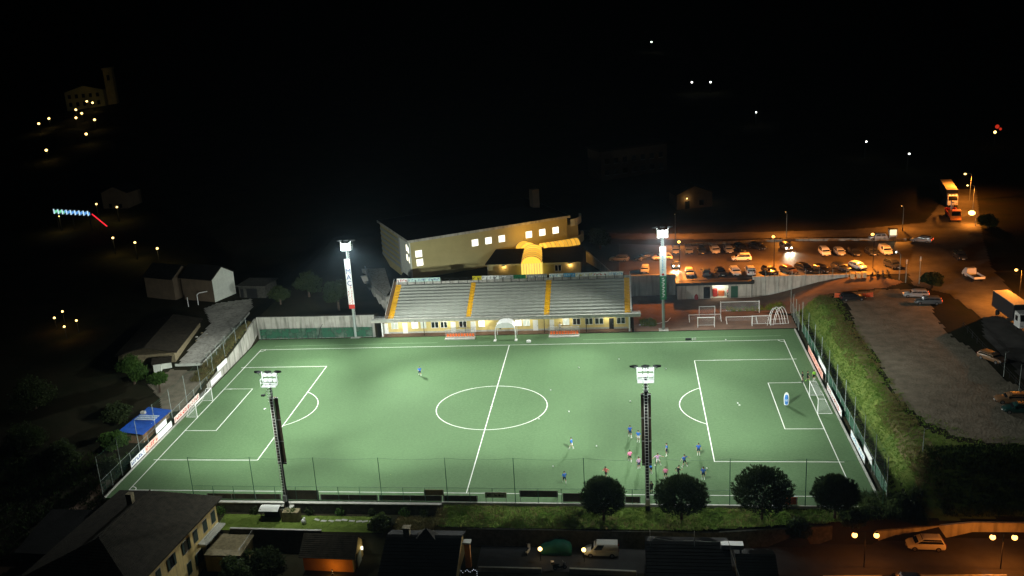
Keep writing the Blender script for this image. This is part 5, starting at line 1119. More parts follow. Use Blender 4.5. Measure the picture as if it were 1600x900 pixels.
def tree(label, x, y, h, rad, mat, n=4200, size=.2, name='leafy_tree', group='dark trees left of the pitch', cat='tree'):
    z = float(H(x, y)); t = thing(name, label, cat, (x, y, z), 0, group); th = h-rad*1.45; m = MB().tube((0,0,-.3),(.1,.05,th), .12+.025*h, .08+.012*h, 8); cl = []
    for i in range(6):
        a = i*1.05+rs.rand(); q = (math.cos(a)*rad*.55, math.sin(a)*rad*.6, th+rad*(-.25+.9*rs.rand())); m.tube((.1,.05,th*.7), q, .07, .025, 5); cl.append(leafcloud(q, rad*.55, n//8, size))
    m.build('trunk', M['bark'], t); cl.append(leafcloud((.1,0,th+rad*.35), rad*.75, n//4, size)); soup('crown', np.concatenate(cl), mat, t); return t
for lab, x, y, h, r_, mt in (('green tree between the blue shed and the dark barn', -68,9.5,6.5,2.6,'greenleaf'),('yellowish bushy tree behind the blue shed', -64,-6,5,2.4,'leaf'),('bushy tree nearest the boards left of the blue shed', -60,-15,4.2,2.2,'greenleaf'),('dark spreading tree at the left edge', -83,0,7,4,'leaf'),('dark tree low at the left edge', -77,-14,6,3.6,'leaf'),
    ('dark tree between the left edge and the dirt path', -67.5,-19,5,2.8,'leaf'),('dark tree at the left edge above the path', -86,-22,7,4,'leaf'),('dark tree behind the yard shed near the barn', -61.5,6.2,4.6,1.7,'greenleaf'),('shrub at the near left fence corner', -57.2,-22,3,1.4,'leaf'),('dark tree on the slope left of the far left tower', -46,52,7,3,'leaf'),('dark tree behind the far left tower', -39,50,8,3,'leaf'),('dark tree behind the left retaining wall', -51,47,5,2.2,'leaf'),('reddish tree lit by the sodium lamp at the right end of the sports hall', 16.5,84,6,2.4,'leaf'),('bush beside the dark house below the lawn', -10.8,-37.4,2.6,1.5,'leaf'),('dense dark bushes in the garden left of the orange garage', -25.5,-43,4,2.6,'leaf'),('dark tree in the garden behind the ochre annexe', -28.2,-46.5,4,2.2,'leaf'),('tree by the low glaring lamp on the main road', 103.5,93,4,2,'leaf'),('dark tree behind the box lorry on the right', 92,30,6,2.6,'leaf'),('dark low shrubs under the two right pines', 42.3,-37.0,1.6,1.5,'leaf'),('dark shrub mass below the rightmost pine by the street lamp', 49.0,-35.4,2.0,1.5,'leaf'),('overgrown shrub at the near end of the right fence', 55.3,-31.5,2.4,1.6,'leaf'),('bare bush at the car park exit', 79.6,47.5,4,1.8,'leaf')):
    tree(lab, x, y, h, r_, M[mt])
def pine(label, x, y, w, hh, trunk):
    z = float(H(x, y)); t = thing('pine_tree', label, 'tree', (x, y, z), 0, 'clipped pines on the verge'); c = np.array([0, 0, trunk+hh*.5]); rad = w/2
    m = MB().tube((0,0,-.3),(.05,0,trunk+hh*.25), .2, .12, 8)
    for i in range(16):
        a = i*2.4; e = .2+.9*rs.rand(); q = c+np.array([math.cos(a)*math.cos(e)*rad*.8, math.sin(a)*math.cos(e)*rad*.8, (math.sin(e)*.9-.25)*hh*.5]); m.tube((.03,0,trunk+hh*.12*rs.rand()), q, .06, .02, 5)
    m.build('trunk', M['bark'], t)
    nt = 3600; d = unit(nt); d[:, 2] = np.where(d[:, 2] < -.85, -d[:, 2], d[:, 2]); fill = (.3+.7*rs.rand(nt)**.45)
    lump = 1+.07*np.sin(d[:, 0]*7+x)*np.sin(d[:, 1]*8)+.05*np.sin(d[:, 2]*11+x)
    p = c+d*np.array([rad, rad, hh*.5])*(fill*lump)[:, None]; k = 9
    ax = d*.7+np.array([0, 0, .75]); ax /= np.linalg.norm(ax, axis=1)[:, None]
    P = np.repeat(p, k, 0); A = np.repeat(ax, k, 0)+.42*rs.normal(size=(nt*k, 3)); A /= np.linalg.norm(A, axis=1)[:, None]; L = (.26+.2*rs.rand(nt*k))[:, None]; B = np.cross(A, unit(nt*k)); B = B/np.linalg.norm(B, axis=1)[:, None]*.036
    soup('crown', np.stack([P-B, P+B, P+A*L], 1), M['pine'], t); return t
pine('round clipped pine leftmost of the four, above the white van', 18.7,-36.7,5.5,4.7,1.15)
pine('round clipped pine second from the left, right of the near right mast', 28.4,-36.2,6.6,4.5,1.2)
pine('largest round clipped pine third from the left', 38.2,-35.9,7.2,5.9,1.05)
pine('round clipped pine rightmost by the corner of the pitch', 46.9,-35.4,5.4,4.2,1.4)

def blades(name, mask, x0, x1, y0, y1, n, hgt, mat, wid=.05, lean=.35):
    X = rs.uniform(x0, x1, n*3); Y = rs.uniform(y0, y1, n*3); k = mask(X, Y); X = X[k][:n]; Y = Y[k][:n]; dn = noise2(X, Y, 1.4); keep = dn > -.45+.5*rs.rand(len(X))-.25; X = X[keep]; Y = Y[keep]
    m = 5; N = len(X); Z = H(X, Y)+.03; P = np.stack([X, Y, Z], 1); P = np.repeat(P, m, 0)+np.c_[rs.normal(0, .13, (N*m, 2)), np.zeros(N*m)]
    h = hgt*(.5+.9*rs.rand(N*m))*np.repeat(.75+.6*(noise2(X*1.7, Y*1.7, 1)+.4).clip(0, 1.2), m); T = P+np.c_[rs.normal(0, lean, (N*m, 2))*h[:, None], h]; a = rs.rand(N*m)*6.28; B = np.c_[np.cos(a), np.sin(a), 0*a]*wid
    return stuff(soup(name, np.stack([P-B, P+B, T], 1), mat))
inb = lambda X, Y: (X > 54.9) & (X < 60.5+.8*noise2(X, Y, .6))
blades('bank_grass', inb, 54.8, 61, -31, 46, 6500, .17, M['blade'], .06)
blades('bank_dry_stalks', lambda X, Y: (X > 57.6) & (noise2(X, Y, .5) > -.1), 57.4, 61.5, -32, 46, 2400, .26, M['drystalk'], .05)
blades('slope_grass', lambda X, Y: Y < -22.5+.04*(X-60), 60, 80, -33, -19, 2600, .4, M['shadegrass'], .06)
blades('lot_edge_grass', lambda X, Y: (Y > -24) & ((X-61.6-1.6*sstep(-8, -20, Y)*3) < .5) | (Y < -19.5), 60.3, 74, -24, 44, 1700, .16, M['blade'], .05)
blades('verge_grass', lambda X, Y: (Y < -33.5) & (Y > wall_y(X)+.3), -2.5, 53, -38.6, -33.5, 6000, .2, M['blade'], .06)
blades('verge_dry_stalks', lambda X, Y: (Y < -33.5) & (Y > wall_y(X)+.3) & (noise2(X, Y, .7) > .05), -2.5, 53, -38.6, -33.5, 900, .3, M['drystalk'], .05)
blades('corner_weeds', lambda X, Y: X > 50+.2*(Y+33), 48, 58, -35.5, -29, 1100, .7, M['leaf'], .08)
blades('dry_patch_grass', lambda X, Y: X < 0, -9, -1.8, -38.4, -34.4, 900, .25, M['drystalk'], .05)
blades('lawn_grass', lambda X, Y: X < 0, -34, -10.5, -38.4, -34.3, 2600, .1, M['blade'], .03)
blades('bank_scrub', lambda X, Y: X < -53.9, -57, -53.9, 10, 36, 1500, .55, M['drystalk'], .06)
blades('left_rough_grass', lambda X, Y: X < -55, -80, -55, -45, -16, 2600, .4, M['shadegrass'], .07)
blades('forecourt_weeds', lambda X, Y: (Y > 47.5) & (X > 42), 42, 53, 47.5, 50, 260, .5, M['blade'], .07)
blades('tower_weeds', lambda X, Y: X > 0, 25.0, 27.8, 39.5, 43, 160, .7, M['blade'], .08)

# ------------------------------------------------------------------ near houses
def courses(parent, e0, e1, r1, r0, n, mat):
    """stepped tile courses between an eave edge e0-e1 and a ridge edge r0-r1"""
    E0, E1, R1, R0 = map(Vector, (e0, e1, r1, r0)); m = MB(); nn = (E1-E0).cross(R0-E0).normalized()
    for i in range(n):
        a, b = i/n, (i+1)/n; up_ = .07
        q = [E0.lerp(R0, a)+nn*up_, E1.lerp(R1, a)+nn*up_, E1.lerp(R1, b)+nn*.012, E0.lerp(R0, b)+nn*.012]
        m.slab(q, .06)
    o = m.build('tile_courses', mat, parent); return stuff(o)
oh = thing('ochre_house', 'tall ochre plastered house with dark hipped tile roof at the lower left', 'house', (-41.5,-48.2,-6.2), R(-5.5))
X0, X1, Y0, Y1, ZE, ZR = -7.2, 7.2, -11, 10.6, 9.2, 12.0
MB().box(X0, X1, Y0, Y1, -.3, ZE-.1).build('wall', M['ochre'], oh)
e = .8; A, B_, C_, D_ = (X0-e,Y0-e,ZE), (X1+e,Y0-e,ZE), (X1+e,Y1+e,ZE), (X0-e,Y1+e,ZE); P, Q = (0,-5.6,ZR), (0,6.8,ZR)
rf_ = MB().add([A,B_,C_,D_,P,Q,*[(v[0],v[1],v[2]-.18) for v in (A,B_,C_,D_)]], [(0,1,4),(1,2,5,4),(2,3,5),(3,0,4,5),(6,7,1,0),(7,8,2,1),(8,9,3,2),(9,6,0,3),(9,8,7,6)]).build('roof', M['tile'], oh)
courses(rf_, B_, C_, Q, P, 26, M['tile']); courses(rf_, C_, D_, Q, Q, 16, M['tile']); courses(rf_, A, B_, P, P, 16, M['tile']); courses(rf_, D_, A, P, Q, 26, M['tile'])
MB().tube((0,-5.6,ZR+.08),(0,6.8,ZR+.08), .14).build('ridge_tiles', M['tile'], rf_)
MB().box(-1.6,-.8,3.5,4.3,ZR-1.2,ZR+1.1).build('chimney', M['stone'], rf_)
MB().box(X1+.001, X1+.06, Y0, Y1, ZE-.55, ZE-.2).build('cornice', M['kerb'], oh)
def shutter_window(parent, x, y, z, w, h, open_=False, pane='glass'):
    f = MB().box(x, x+.03, y-w/2-.1, y+w/2+.1, z-.1, z+h+.1).build('window', M['kerb'], parent)
    MB().box(x+.0305, x+.034, y-w/2, y+w/2, z+.002, z+h-.002).build('pane', M[pane], f)
    gs = pm('dark_shutter', (.012, .03, .022), .7)
    if open_:
        for s in (-1, 1): MB().box(x+.05, x+.11, y+s*(w*.75)-w*.25, y+s*(w*.75)+w*.25, z, z+h).build('shutter', gs, f)
    else:
        for s in (-1, 1): MB().box(x+.035, x+.09, y+s*w*.25-w*.24, y+s*w*.25+w*.24, z+.01, z+h-.01).build('shutter', gs, f)
for i, dy in enumerate((9.5, 7.1, 4.4, 1.8, -2.0, -5.2)):
    shutter_window(oh, X1, dy, 6.3, 1.05, 1.6, i in (3, 4))
    shutter_window(oh, X1, dy, 3.1, 1.0, 1.6, i == 2)
    shutter_window(oh, X1, dy, .3, 1.0, 1.5)
bal = MB().box(X1, X1+1.2, 4.6, 10.4, 5.55, 5.75); bal.build('balcony', M['kerb'], oh)
bm_ = MB()
for i in range(24): bm_.tube((X1+1.15,4.65+i*.245,5.75),(X1+1.15,4.65+i*.245,6.6), .015, n=4)
bm_.tube((X1+1.15,4.6,6.62),(X1+1.15,10.4,6.62), .025); bm_.build('balcony_railing', M['dark'], oh)
ax_ = thing('annexe', 'small ochre annexe with pale terrace roof beside the ochre house', 'annexe', (-30.6,-41.6,-6.2))
MB().box(-2.65,2.2,-2.6,2.6,-.3,4.0).build('wall', M['ochre'], ax_); MB().box(-2.65,2.5,-2.9,2.9,4.002,4.25).build('terrace_roof', M['stone'], ax_)
shutter_window(ax_, 2.2, -.4, 1.4, 1.2, 2.0)
m = MB()
for i in range(12): m.tube((2.35,-2.7+i*.48,4.25),(2.35,-2.7+i*.48,5.0), .02, n=4)
m.tube((2.35,-2.8,5.0),(2.35,2.8,5.0), .03).build('railing', M['metal'], ax_)
sh = thing('stone_house', 'small rubble stone house with dark roof at the lower left', 'house', (-56,-40,-4.6))
MB().add([(-4,-4.6,-1),(4.6,-4.6,-1),(4.6,4.8,-.6),(-4,4.8,-.6),(-4,-4.6,2.6),(4.6,-4.6,2.4),(4.6,4.8,3.6),(-4,4.8,3.6)], [(3,2,1,0),(4,5,6,7),(0,1,5,4),(1,2,6,5),(2,3,7,6),(3,0,4,7)]).build('wall', M['stone'], sh)
MB().slab([(-4.6,-5.1,2.7),(5.0,-5.1,2.5),(5.0,5.3,3.72),(-4.6,5.3,3.72)], .15).build('roof', M['roofdark'], sh); shutter_window(sh, 4.6, -2.2, .3, .9, 1.4)
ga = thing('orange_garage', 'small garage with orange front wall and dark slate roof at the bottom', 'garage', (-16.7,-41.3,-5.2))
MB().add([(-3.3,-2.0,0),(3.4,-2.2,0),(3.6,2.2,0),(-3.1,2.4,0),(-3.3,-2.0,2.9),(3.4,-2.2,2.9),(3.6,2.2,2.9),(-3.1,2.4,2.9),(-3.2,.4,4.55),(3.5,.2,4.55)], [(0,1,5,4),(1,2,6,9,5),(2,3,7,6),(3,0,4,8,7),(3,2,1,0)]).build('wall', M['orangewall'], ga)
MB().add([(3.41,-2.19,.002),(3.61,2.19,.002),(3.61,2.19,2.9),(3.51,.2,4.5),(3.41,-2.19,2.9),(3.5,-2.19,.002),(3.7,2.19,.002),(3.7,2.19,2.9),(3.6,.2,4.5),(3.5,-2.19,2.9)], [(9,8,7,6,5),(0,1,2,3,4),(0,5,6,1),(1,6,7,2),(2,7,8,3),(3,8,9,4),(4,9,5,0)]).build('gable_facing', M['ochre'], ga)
rg = MB().slab([(-3.7,-2.5,2.75),(3.9,-2.7,2.75),(3.9,.2,4.72),(-3.6,.4,4.72)], .1).slab([(-3.6,.42,4.72),(3.9,.22,4.72),(4.0,2.7,2.75),(-3.5,2.9,2.75)], .1).build('roof', M['tile'], ga)
courses(rg, (-3.7,-2.5,2.76), (3.9,-2.7,2.76), (3.9,.2,4.73), (-3.6,.4,4.73), 12, M['tile'])
MB().box(3.72, 3.78, -1.2, .9, 0, 2.2).build('door', M['greypost'], ga)
w_ = MB().box(3.72, 3.95, 1.2, 1.45, 1.9, 2.3).build('wall_lamp', M['winlit'], ga); lamp('garage_light', 'POINT', (4.6, 1.0, 2.3), 16, (1, .85, .5), ga, .1)
lamp('added_front_light', 'POINT', (1.0, -3.6, 1.4), 60, (1, .55, .16), ga, .15); MB().tube((1.0,-3.6,.0),(1.0,-3.6,1.25), .05).ball((1.0,-3.6,1.7), .12, 8, 6).build('added_lamp_post', M['dark'], ga)  # light and dark post added to brighten the orange front wall
def darkhouse(label, x0, x1, yr, zr, y_e, ze, zb, chim=None, cup=None, loc=None, mat='roofdark', wallm='ochre'):
    h = thing('dark_house', label, 'house', ((x0+x1)/2, yr, zb)); a = (x1-x0)/2; d = yr-y_e; dz = zr-zb; ez = ze-zb; b = 2.4
    MB().add([(-a+.3,-d+.4,0),(a-.3,-d+.4,0),(a-.3,b,0),(-a+.3,b,0),(-a+.3,-d+.4,ez),(a-.3,-d+.4,ez),(a-.3,b,dz-.9),(-a+.3,b,dz-.9),(-a+.3,0,dz-.08),(a-.3,0,dz-.08)], [(0,1,5,4),(1,2,6,9,5),(2,3,7,6),(3,0,4,8,7),(3,2,1,0)]).build('wall', M[wallm], h)
    r = MB().slab([(-a,-d,ez),(a,-d,ez),(a,0,dz),(-a,0,dz)], .12).slab([(-a,.02,dz),(a,.02,dz),(a,b+.4,dz-.95),(-a,b+.4,dz-.95)], .12).build('roof', M[mat], h)
    courses(r, (-a,-d,ez+.01), (a,-d,ez+.01), (a,0,dz+.01), (-a,0,dz+.01), 18, M[mat])
    if chim is not None: MB().box(chim-.4, chim+.4, -.4, .4, dz-.8, dz+1.0).box(chim-.5, chim+.5, -.5, .5, dz+1.002, dz+1.12).build('chimney', M['stone'], r)
    if cup is not None: MB().add([(cup-1.4,-1,dz-.3),(cup+1.4,-1,dz-.3),(cup+1.4,1,dz-.3),(cup-1.4,1,dz-.3),(cup,0,dz+1.0)], [(0,1,4),(1,2,4),(2,3,4),(3,0,4),(3,2,1,0)]).build('dormer_roof', M['tile'], r)
    shutter_window(h, a-.3, -d*.45, 1.2, .9, 1.3); return h
darkhouse('dark roofed house with chimney and small pyramid roof below the dry grass', -8.4, 1.3, -43.2, .9, -53, -2.2, -6, -2.2, .3)
darkhouse('dark roofed house with hanging cables at the bottom, right of the white van', 23.7, 33.4, -44.6, 1.4, -53, -2, -6, None, None)
darkhouse('dark house roof at the lower right of centre beside the white vent box', 33.9, 38.4, -46.2, .9, -53, -1.8, -6, None, None)
vb = thing('vent_box', 'pale metal vent box on the edge of the dark roof below the second pine', 'vent box', (33.7,-45.4,.95)); MB().box(-1.3,1.2,-.5,.5,.3,.85).build('casing', M['white'], vb); MB().box(-1.1,-.9,-.3,.3,-.3,.298).box(.8,1.0,-.3,.3,-.3,.298).build('support', M['dark'], vb)
cb_ = thing('overhead_cables', 'pale cables sagging between thin masts over the dark roofs', 'cable', (24,-45.2,0))
for (a, b, s) in (((.3,0,2.3),(5.4,.1,1.9),.25),((5.4,.1,1.9),(9.2,-.2,2.2),.2),((9.2,-.2,2.2),(10.5,-6,-1.0),.3)): MB().path([tuple(np.array(a)*(1-t)+np.array(b)*t-np.array([0,0,s*4*t*(1-t)])) for t in np.linspace(0,1,9)], .035, 5).build('cable', M['kerb'], cb_)
for x in (.3, 5.4): MB().tube((x,0,-.2),(x,.05,3.2), .035).build('mast', M['metal'], cb_)
fl = thing('fairy_lights', 'string of bluish white fairy lights at the bottom edge', 'fairy lights', (2.4,-46.6,-3.1)); bu = MB().ball((0,0,0), .032, 6, 4).mesh('bulb', glow('fairy_bulb', (.8, .9, 1), 2.0)); pth = [(-1.1,0,1.2),(-.95,.05,1.0),(-.75,0,.8),(-.4,0,1.0),(-.2,.05,1.15),(0,0,1.0),(.2,0,.9),(.45,0,1.1),(.6,.05,1.25),(.8,0,1.2),(1.0,0,1.0),(1.0,.05,.7),(1.0,0,.4),(.95,0,.15)]
for q in pth: inst('bulb', bu, fl, q)
MB().path(pth, .012, 4).build('wire', M['dark'], fl); MB().tube((-1.1,0,-.2),(-1.1,0,1.3), .03).tube((1.05,0,-.2),(1.05,0,1.3), .03).build('pole', M['metal'], fl)
for p0, p1, lab in (((2.2,-44.9),(2.2,-38.9),'orange end wall pillar by the dark house'),):
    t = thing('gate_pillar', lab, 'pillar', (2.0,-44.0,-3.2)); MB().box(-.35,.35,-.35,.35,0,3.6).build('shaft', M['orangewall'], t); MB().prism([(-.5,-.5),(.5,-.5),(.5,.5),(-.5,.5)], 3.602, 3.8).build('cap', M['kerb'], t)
# garden things at the foot of the near left tower
gs_ = thing('garden_shelter', 'small shelter with curved white sheet roof at the foot of the near left mast', 'shelter', (-26.4,-35.4,-1.6))
for x in (-1.5, 1.5):
    for y in (-.7, .7): MB().box(x-.06, x+.06, y-.06, y+.06, 0, 1.9).build('post', M['wood'], gs_)
MB().loft([[(x*1.0, y, 2.0-.25*abs(y)**2) for y in np.linspace(-1, 1, 7)]+[(x*1.0, y, 1.94-.25*abs(y)**2) for y in np.linspace(1, -1, 7)] for x in (-1.7, 1.1)]).build('sheet_roof', M['white'], gs_); MB().box(-1.5,1.5,.55,.63,0,1.6).build('back_panel', M['dark'], gs_)
mb_ = thing('tower_plinth', 'mossy concrete block carrying the near left mast', 'plinth', (-24.2,-35.3,-1.6)); MB().box(-.6,1.7,-.9,.4,0,1.5).build('block', M['stone'], mb_); soup('moss', leafcloud((.5,-.2,1.5), .9, 240, .1, .18, .2), M['greenleaf'], mb_)['kind'] = 'stuff'
bgp = thing('plastic_sack', 'crumpled white plastic sack beside the garden shelter', 'sack', (-21.7,-36.6,-1.55)); MB().ball((0,0,.35), .45, 9, 7, sc=(.8,.7,.9)).ball((.1,.1,.75), .2, 7, 5).build('sack_body', M['white'], bgp)
slabm = MB().prism([(-.42,-.2),(.4,-.24),(.44,.18),(-.36,.24)], 0, .06).mesh('stepping_stone', M['kerb'])
gpth = thing('stepping_path', 'row of pale stepping stones across the lawn right of the shelter', 'path', (-20.2,-35.7,-1.55))
for i in range(11): inst('stepping_stone', slabm, gpth, (i*.98+.2*rs.rand(), .1*rs.normal(), .004), .3*rs.normal())
for i in range(9):
    x = -40+i*4.3+rs.rand()*2; 
    if -28 < x < -22: continue
    t = thing('wall_plant', ['small plant growing on the stone wall, number %s from the left end' % n for n in ('one','two','three','four','five','six','seven','eight','nine')][i], 'plant', (x,-33.9,-1.6), 0, 'plants along the old stone wall'); soup('foliage', leafcloud((0,0,.5), .5+.3*rs.rand(), 220, .14, .9, .2), M['greenleaf' if i % 2 else 'leaf'], t); MB().tube((0,0,-.1),(0,0,.5), .04).build('stem', M['bark'], t)

# ------------------------------------------------------------------ left side: shed, barn, white house
bs = thing('blue_shed', 'timber shed under a bright blue tarpaulin roof beside the left boards', 'shed', (-57.6,-8.2,-.6), R(-4))
MB().box(-1.7,1.9,-4.6,4.6,0,1.75).build('wall', M['wood'], bs); MB().box(1.903,1.95,-4,-1.5,0,1.6).build('door', pm('plank_brown', (.22, .12, .06), .85), bs)
for i in range(5): MB().slab([(-2.2,-5.1+2.05*i,2.3),(-2.2,-5.1+2.05*i+2.0,2.3),(2.3,-5.1+2.05*i+2.0,1.85+.05*(i % 2)),(2.3,-5.1+2.05*i,1.85)][::-1], .05).build('tarpaulin', M['tarpblue'], bs)
for i in range(3): MB().box(-1.8,1.9,-.4+.75*i,.0+.75*i,2.32,2.4).build('white_slat', pm('pale_blue_slat', (.45, .55, .68), .6), bs)
MB().box(-2,-1.2,2,2.6,2.3,2.7).build('clutter', M['kerb'], bs)
ba = thing('barn', 'low barn with dark brown roof left of the concrete ramp', 'barn', (-70,27,1.6), R(8))
MB().box(-6,5.2,-9,11,-.5,2.2).build('wall', M['stone'], ba); MB().slab([(-6.6,-9.6,2.5),(-.4,-9.6,3.9),(-.4,11.6,3.9),(-6.6,11.6,2.5)], .15).slab([(-.38,-9.6,3.9),(5.8,-9.6,2.5),(5.8,11.6,2.5),(-.38,11.6,3.9)], .15).build('roof', M['tile'], ba)
wp = thing('whitewashed_shed', 'small whitewashed lean-to with dark opening at the near end of the barn', 'shed', (-64.4,14.6,1.4), R(20)); MB().box(-1.6,-.2,-1,1.2,-.4,2.2).box(-.198,1.6,.9,1.2,-.4,2.2).build('wall', M['whitewall'], wp); MB().slab([(-1.9,-1.3,2.25),(1.9,-1.3,2.25),(1.9,1.5,2.6),(-1.9,1.5,2.6)], .1).build('roof', M['tile'], wp)
drv = drape('concrete_driveway', [(-62.6,17),(-57.4,17.2),(-57.6,35),(-58.6,50),(-61,56),(-68.4,53.4),(-70,50),(-64.6,40)], M['paleconcrete'], .12, .5, .05)
wallthing('ramp_end_wall', 'pale concrete end wall of the driveway above the yard', [(-62.8,16.7),(-57.2,16.9)], .2, 2.25, .3, M['whitewall'])
wallthing('ramp_kerb', 'pale kerb rail along the pitch side of the concrete driveway', [(-57.1,17),(-57.3,35),(-58,46)], [1.2,2,2.4], [2.6,3.0,3.2], .2, M['kerb'])
def gable_house(label, loc, rz, w, d, he, hp, wallm, wins=(), roofm='roofdark', name='house', group=None):
    h = thing(name, label, 'house', loc, rz, group)
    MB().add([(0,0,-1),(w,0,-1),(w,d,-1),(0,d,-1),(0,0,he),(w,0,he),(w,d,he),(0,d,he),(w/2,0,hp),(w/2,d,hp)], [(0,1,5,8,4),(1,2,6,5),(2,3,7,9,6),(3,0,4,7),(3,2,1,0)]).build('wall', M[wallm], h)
    MB().slab([(-.4,-.1,he-.1),(w/2,-.1,hp+.12),(w/2,d+.3,hp+.12),(-.4,d+.3,he-.1)][::-1], .12).slab([(w/2,-.1,hp+.12),(w+.4,-.1,he-.1),(w+.4,d+.3,he-.1),(w/2,d+.3,hp+.12)][::-1], .12).build('roof', M[roofm], h)
    for (x, z, ww, hh, pn) in wins:
        f = MB().box(x-ww/2-.08, x+ww/2+.08, -.04, -.002, z-.1, z+hh+.1).build('window', M['dimplaster'], h); MB().box(x-ww/2, x+ww/2, -.06, -.042, z+.002, z+hh-.002).build('pane', M[pn], f)
    return h
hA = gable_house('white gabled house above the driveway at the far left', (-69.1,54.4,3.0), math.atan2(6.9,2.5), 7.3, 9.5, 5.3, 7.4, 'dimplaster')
MB().add([(0,0,-.5),(7.3,0,-.5),(7.3,0,5.2),(3.65,0,7.3),(0,0,5.2),(0,-.06,-.5),(7.3,-.06,-.5),(7.3,-.06,5.2),(3.65,-.06,7.3),(0,-.06,5.2)], [(5,6,7,8,9),(0,5,9,4),(6,1,2,7),(9,8,3,4),(8,7,2,3),(5,0,1,6)]).build('lit_gable_panel', M['whitewall'], hA)  # white panel paints the lit gable; the other walls are coloured dark as unlit
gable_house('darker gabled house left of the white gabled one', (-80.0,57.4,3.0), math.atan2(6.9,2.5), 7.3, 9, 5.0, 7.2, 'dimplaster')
gg = thing('flat_garage', 'flat roofed garage with dark door beside the white gabled house', 'garage', (-64.3,57.6,3.0), R(-8)); MB().box(0,6.6,0,6,-.5,2.7).build('wall', M['darkstone'], gg); MB().box(-.4,7,-.5,6.4,2.702,2.95).build('roof', M['darkstone'], gg); MB().box(1.9,4.6,-.06,-.003,0,2.2).build('door', M['dark'], gg); MB().box(.3,1.1,-.06,-.003,0,2.1).build('side_door', M['dark'], gg)
arch = thing('porch_frame', 'white porch frame in front of the white gabled house', 'porch', (-72.6,53.0,2.9), R(20)); MB().path([(0,0,0),(0,0,2.4),(.5,0,2.8),(2.4,.2,2.9)], .1).build('front_frame', M['white'], arch); MB().tube((-2.2,-.3,0),(-2.2,-.3,2.2), .1).build('gate_post', M['white'], arch)
ju = thing('garden_clutter', 'heap of pale garden clutter beside the driveway', 'clutter', (-63.6,32.2,2.2))
for i in range(7): MB().ball((rs.normal()*.8, i*.8-2.5, .2), .22+.2*rs.rand(), 7, 5, sc=(1,.8,.7)).build('clutter_piece', M['kerb' if i % 2 else 'stone'], ju)

# ------------------------------------------------------------------ village lights and dark houses on the hillsides
vil = [(-266.7,336.2),(-263.3,320.1),(-261.8,356),(-245.5,325.3),(-250.3,340.5),(-227.5,310),(-216.8,280),(-223,254.7),(-261.9,375.4),(-270.6,385.5)]
vl = ('upper of the two lamps left of the hilltop house','lower of the two lamps left of the hilltop house','white lamp just under the hilltop house front','lowest lamp of the close group below the hilltop house','middle lamp of the close group below the hilltop house','right lamp below the hilltop house','lone lamp farther down the hill below the hilltop house','lone lamp lowest on the left hill','right of the two lamps against the hilltop house wall','left of the two lamps against the hilltop house wall')
for (x, y), lab in zip(vil, vl): cobra('warm street lamp: '+lab, x, y, float(H(x, y)), 4.8, .5, -60, 130, 'village lamps on the left hill', (1,.7,.3), 'warmlamp', .7, 'dark')
mid = [(-143.4,144.4),(-133.3,138.3),(-117.4,102.8),(-108.2,97.2),(-98.1,89.2),(-149.2,131)]
ml_ = ('left lamp above the lit display sign','right lamp above the lit display sign','first of three lamps in a row below the red strip','second of three lamps in a row below the red strip','third of three lamps in a row below the red strip','lamp under the left end of the display sign')
for i, ((x, y), lab) in enumerate(zip(mid, ml_)): cobra('yellow street lamp: '+lab, x, y, float(H(x, y)), 4.8, .5, -60, 260, 'valley road lamps', (1,.72,.25), 'warmlamp', (.36 if i < 5 else .2), 'dark')
for (x, y), lab in zip([(-100.2,42.8),(-99.9,38.7),(-93.5,36.5),(-94.4,32.9)], ('top lamp of the small group at the left edge','left lamp of the small group at the left edge','right lamp of the small group at the left edge','lowest lamp of the small group at the left edge')):
    cobra('orange lamp: '+lab, x, y, float(H(x, y)), 2.9, .4, -60, 70, 'garden lamps at the left edge', (1,.5,.12), 'warmlamp', .28, 'dark')
for (x, y), lab in zip([(38.9,423.3),(52.1,307.3),(59.5,304.2),(69.2,230.9),(93.6,172.1),(101,153.5)], ('topmost lone lamp high on the dark hill','left of two lamps close together on the dark hill','right of two lamps close together on the dark hill','lone lamp halfway up the dark hill','lone lamp right of centre on the dark hill','white lamp nearest the main road on the dark hill')):
    cobra('white lamp: '+lab, x, y, float(H(x, y)), 4.8, .5, -90, 25, 'single lamps on the dark hill', (1,.95,.85), 'whitelamp', .42 if y > 250 else .28, 'dark')
rb = thing('red_beacon', 'red and yellow lit shrine lamp at the upper right', 'lamp', (130.6,176.8,float(H(130.6,176.8)))); MB().tube((0,0,0),(0,0,4), .1).build('pole', M['dark'], rb); MB().ball((0,0,4.4), .4, 8, 6).build('lamp_globe', M['warmlamp'], rb); MB().ball((.5,0,6.0), .6, 8, 6).ball((1.5,.3,5.2), .4, 8, 6).build('red_lamps', glow('dim_red', (1, .05, .02), .5), rb)
sg = thing('display_sign', 'long blue and green lit display sign at the left', 'sign', (-153.2,135.1,float(H(-153.2,135.1))), math.atan2(-6.5,16.1))
MB().box(-.2,17.6,-.1,.3,4.6,6.6).build('housing', M['dark'], sg)
cols = [glow('led_green', (.25, .9, .5), .9), glow('led_blue', (.15, .45, 1), .9), glow('led_pale', (.6, .85, 1), 1.1)]
for i in range(26): MB().box(.1+i*.66, .1+i*.66+.52, -.14, -.102, 4.8+.25*((i*7) % 3), 6.3-.2*((i*5) % 3)).build('lit_cell', cols[0 if i < 8 and i % 3 else (2 if i % 3 == 0 else 1)], sg)
for x in (1, 8.5, 16.5): MB().tube((x,.1,-.3),(x,.1,4.6), .15).build('leg', M['dark'], sg)
rdl = thing('red_light_strip', 'red neon strip running down from the lit display sign', 'light strip', (-137.1,128.6,float(H(-137.1,128.6)))); MB().tube((.6,-.3,5.4),(12.3,-14.2,4.4), .16).build('neon_tube', glow('red_neon', (1, .03, .05), 1.3), rdl)
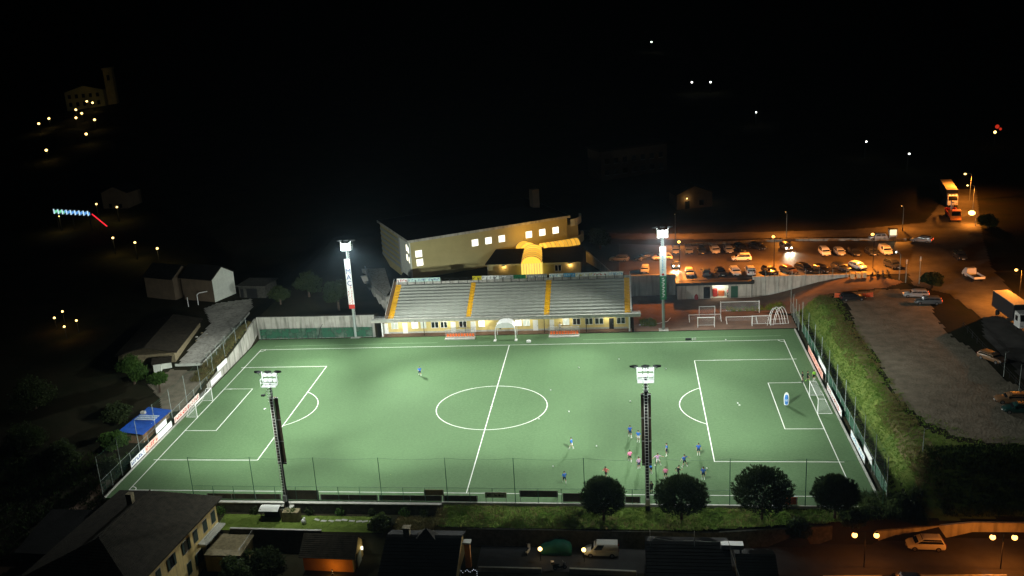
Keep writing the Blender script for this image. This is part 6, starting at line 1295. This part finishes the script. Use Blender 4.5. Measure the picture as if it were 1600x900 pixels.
for t in (0, .5, 1): MB().tube((.6+11.7*t,-.3-13.9*t,-.5),(.6+11.7*t,-.3-13.9*t,5.3-t), .06).build('post', M['dark'], rdl)
gable_house('hilltop house with tower, faintly lit by the village lamps', (-287,392,17), R(12), 22, 14, 11, 14, 'gymwall', [(2.5+4*i, 7.5, 1.6, 2, 'glass') for i in range(5)]+[(2.5+4*i, 3, 1.6, 2.2, 'glass') for i in range(5)], group=None, name='hilltop_house')
tw = thing('bell_tower', 'dim square tower right of the hilltop house', 'tower', (-263,402,17.5), R(12)); MB().box(-2.5,2.5,-2.5,2.5,-2,21).build('shaft', M['ochre'], tw); MB().box(-3,3,-3,3,21.002,22).build('cornice', M['ochre'], tw); MB().box(-.8,.8,-2.55,-2.502,15,18).build('opening', M['dark'], tw)
gable_house('dim house above the lit display sign', (-148.5,158,5), R(-10), 10, 8, 6, 8, 'dimplaster', [(3,1,1.2,1.4,'glass'),(7,1,1.2,1.4,'glass')])
hw_ = gable_house('house with lit porch beyond the car park', (36.2,123.0,4.2), R(12), 9.5, 8, 4.2, 6.2, 'dimplaster', [(2.8,.2,1.2,2.2,'glass'),(6.6,1,1.2,1.4,'glass')], 'tile'); lamp('porch_light', 'POINT', (2.6,-.8,3.0), 60, (1,.6,.22), hw_, .1); MB().ball((2.6,-.4,3.2), .16, 8, 6).build('porch_lamp', M['warmlamp'], hw_)
lamp('side_light', 'POINT', (10.3,3,3.2), 40, (1,.8,.5), hw_, .1)
ab = thing('apartment_block', 'long unlit apartment block on the dark hillside behind the car park', 'apartment block', (15.8,161.1,6.4), math.atan2(9.3,19.9))
MB().box(0,22,0,10,-2,8.6).build('wall', M['dimplaster'], ab); MB().box(-.5,22.5,-.5,10.5,8.602,9.2).build('roof', M['tile'], ab)
for i in range(7):
    for z in (1.2, 4.6): f = MB().box(1.2+3*i-.1, 2.6+3*i+.1, -.05, -.002, z-.1, z).build('window', M['kerb'], ab); MB().box(1.2+3*i, 2.6+3*i, -.04, -.004, z+.002, z+1.6).build('pane', M['glass'], f)
# ------------------------------------------------------------------ damp night air
hm_ = bpy.data.materials.new('haze_air'); hm_.use_nodes = True; hn = hm_.node_tree; hn.nodes.clear()
pv = hn.nodes.new('ShaderNodeVolumePrincipled'); pv.inputs['Color'].default_value = (.55, .8, 1, 1); pv.inputs['Density'].default_value = .00006; pv.inputs['Anisotropy'].default_value = .6
ho_ = hn.nodes.new('ShaderNodeOutputMaterial'); hn.links.new(pv.outputs[0], ho_.inputs['Volume'])
hz = stuff(MB().box(-1400, 1500, -330, 2300, -80, 330).build('haze', hm_))
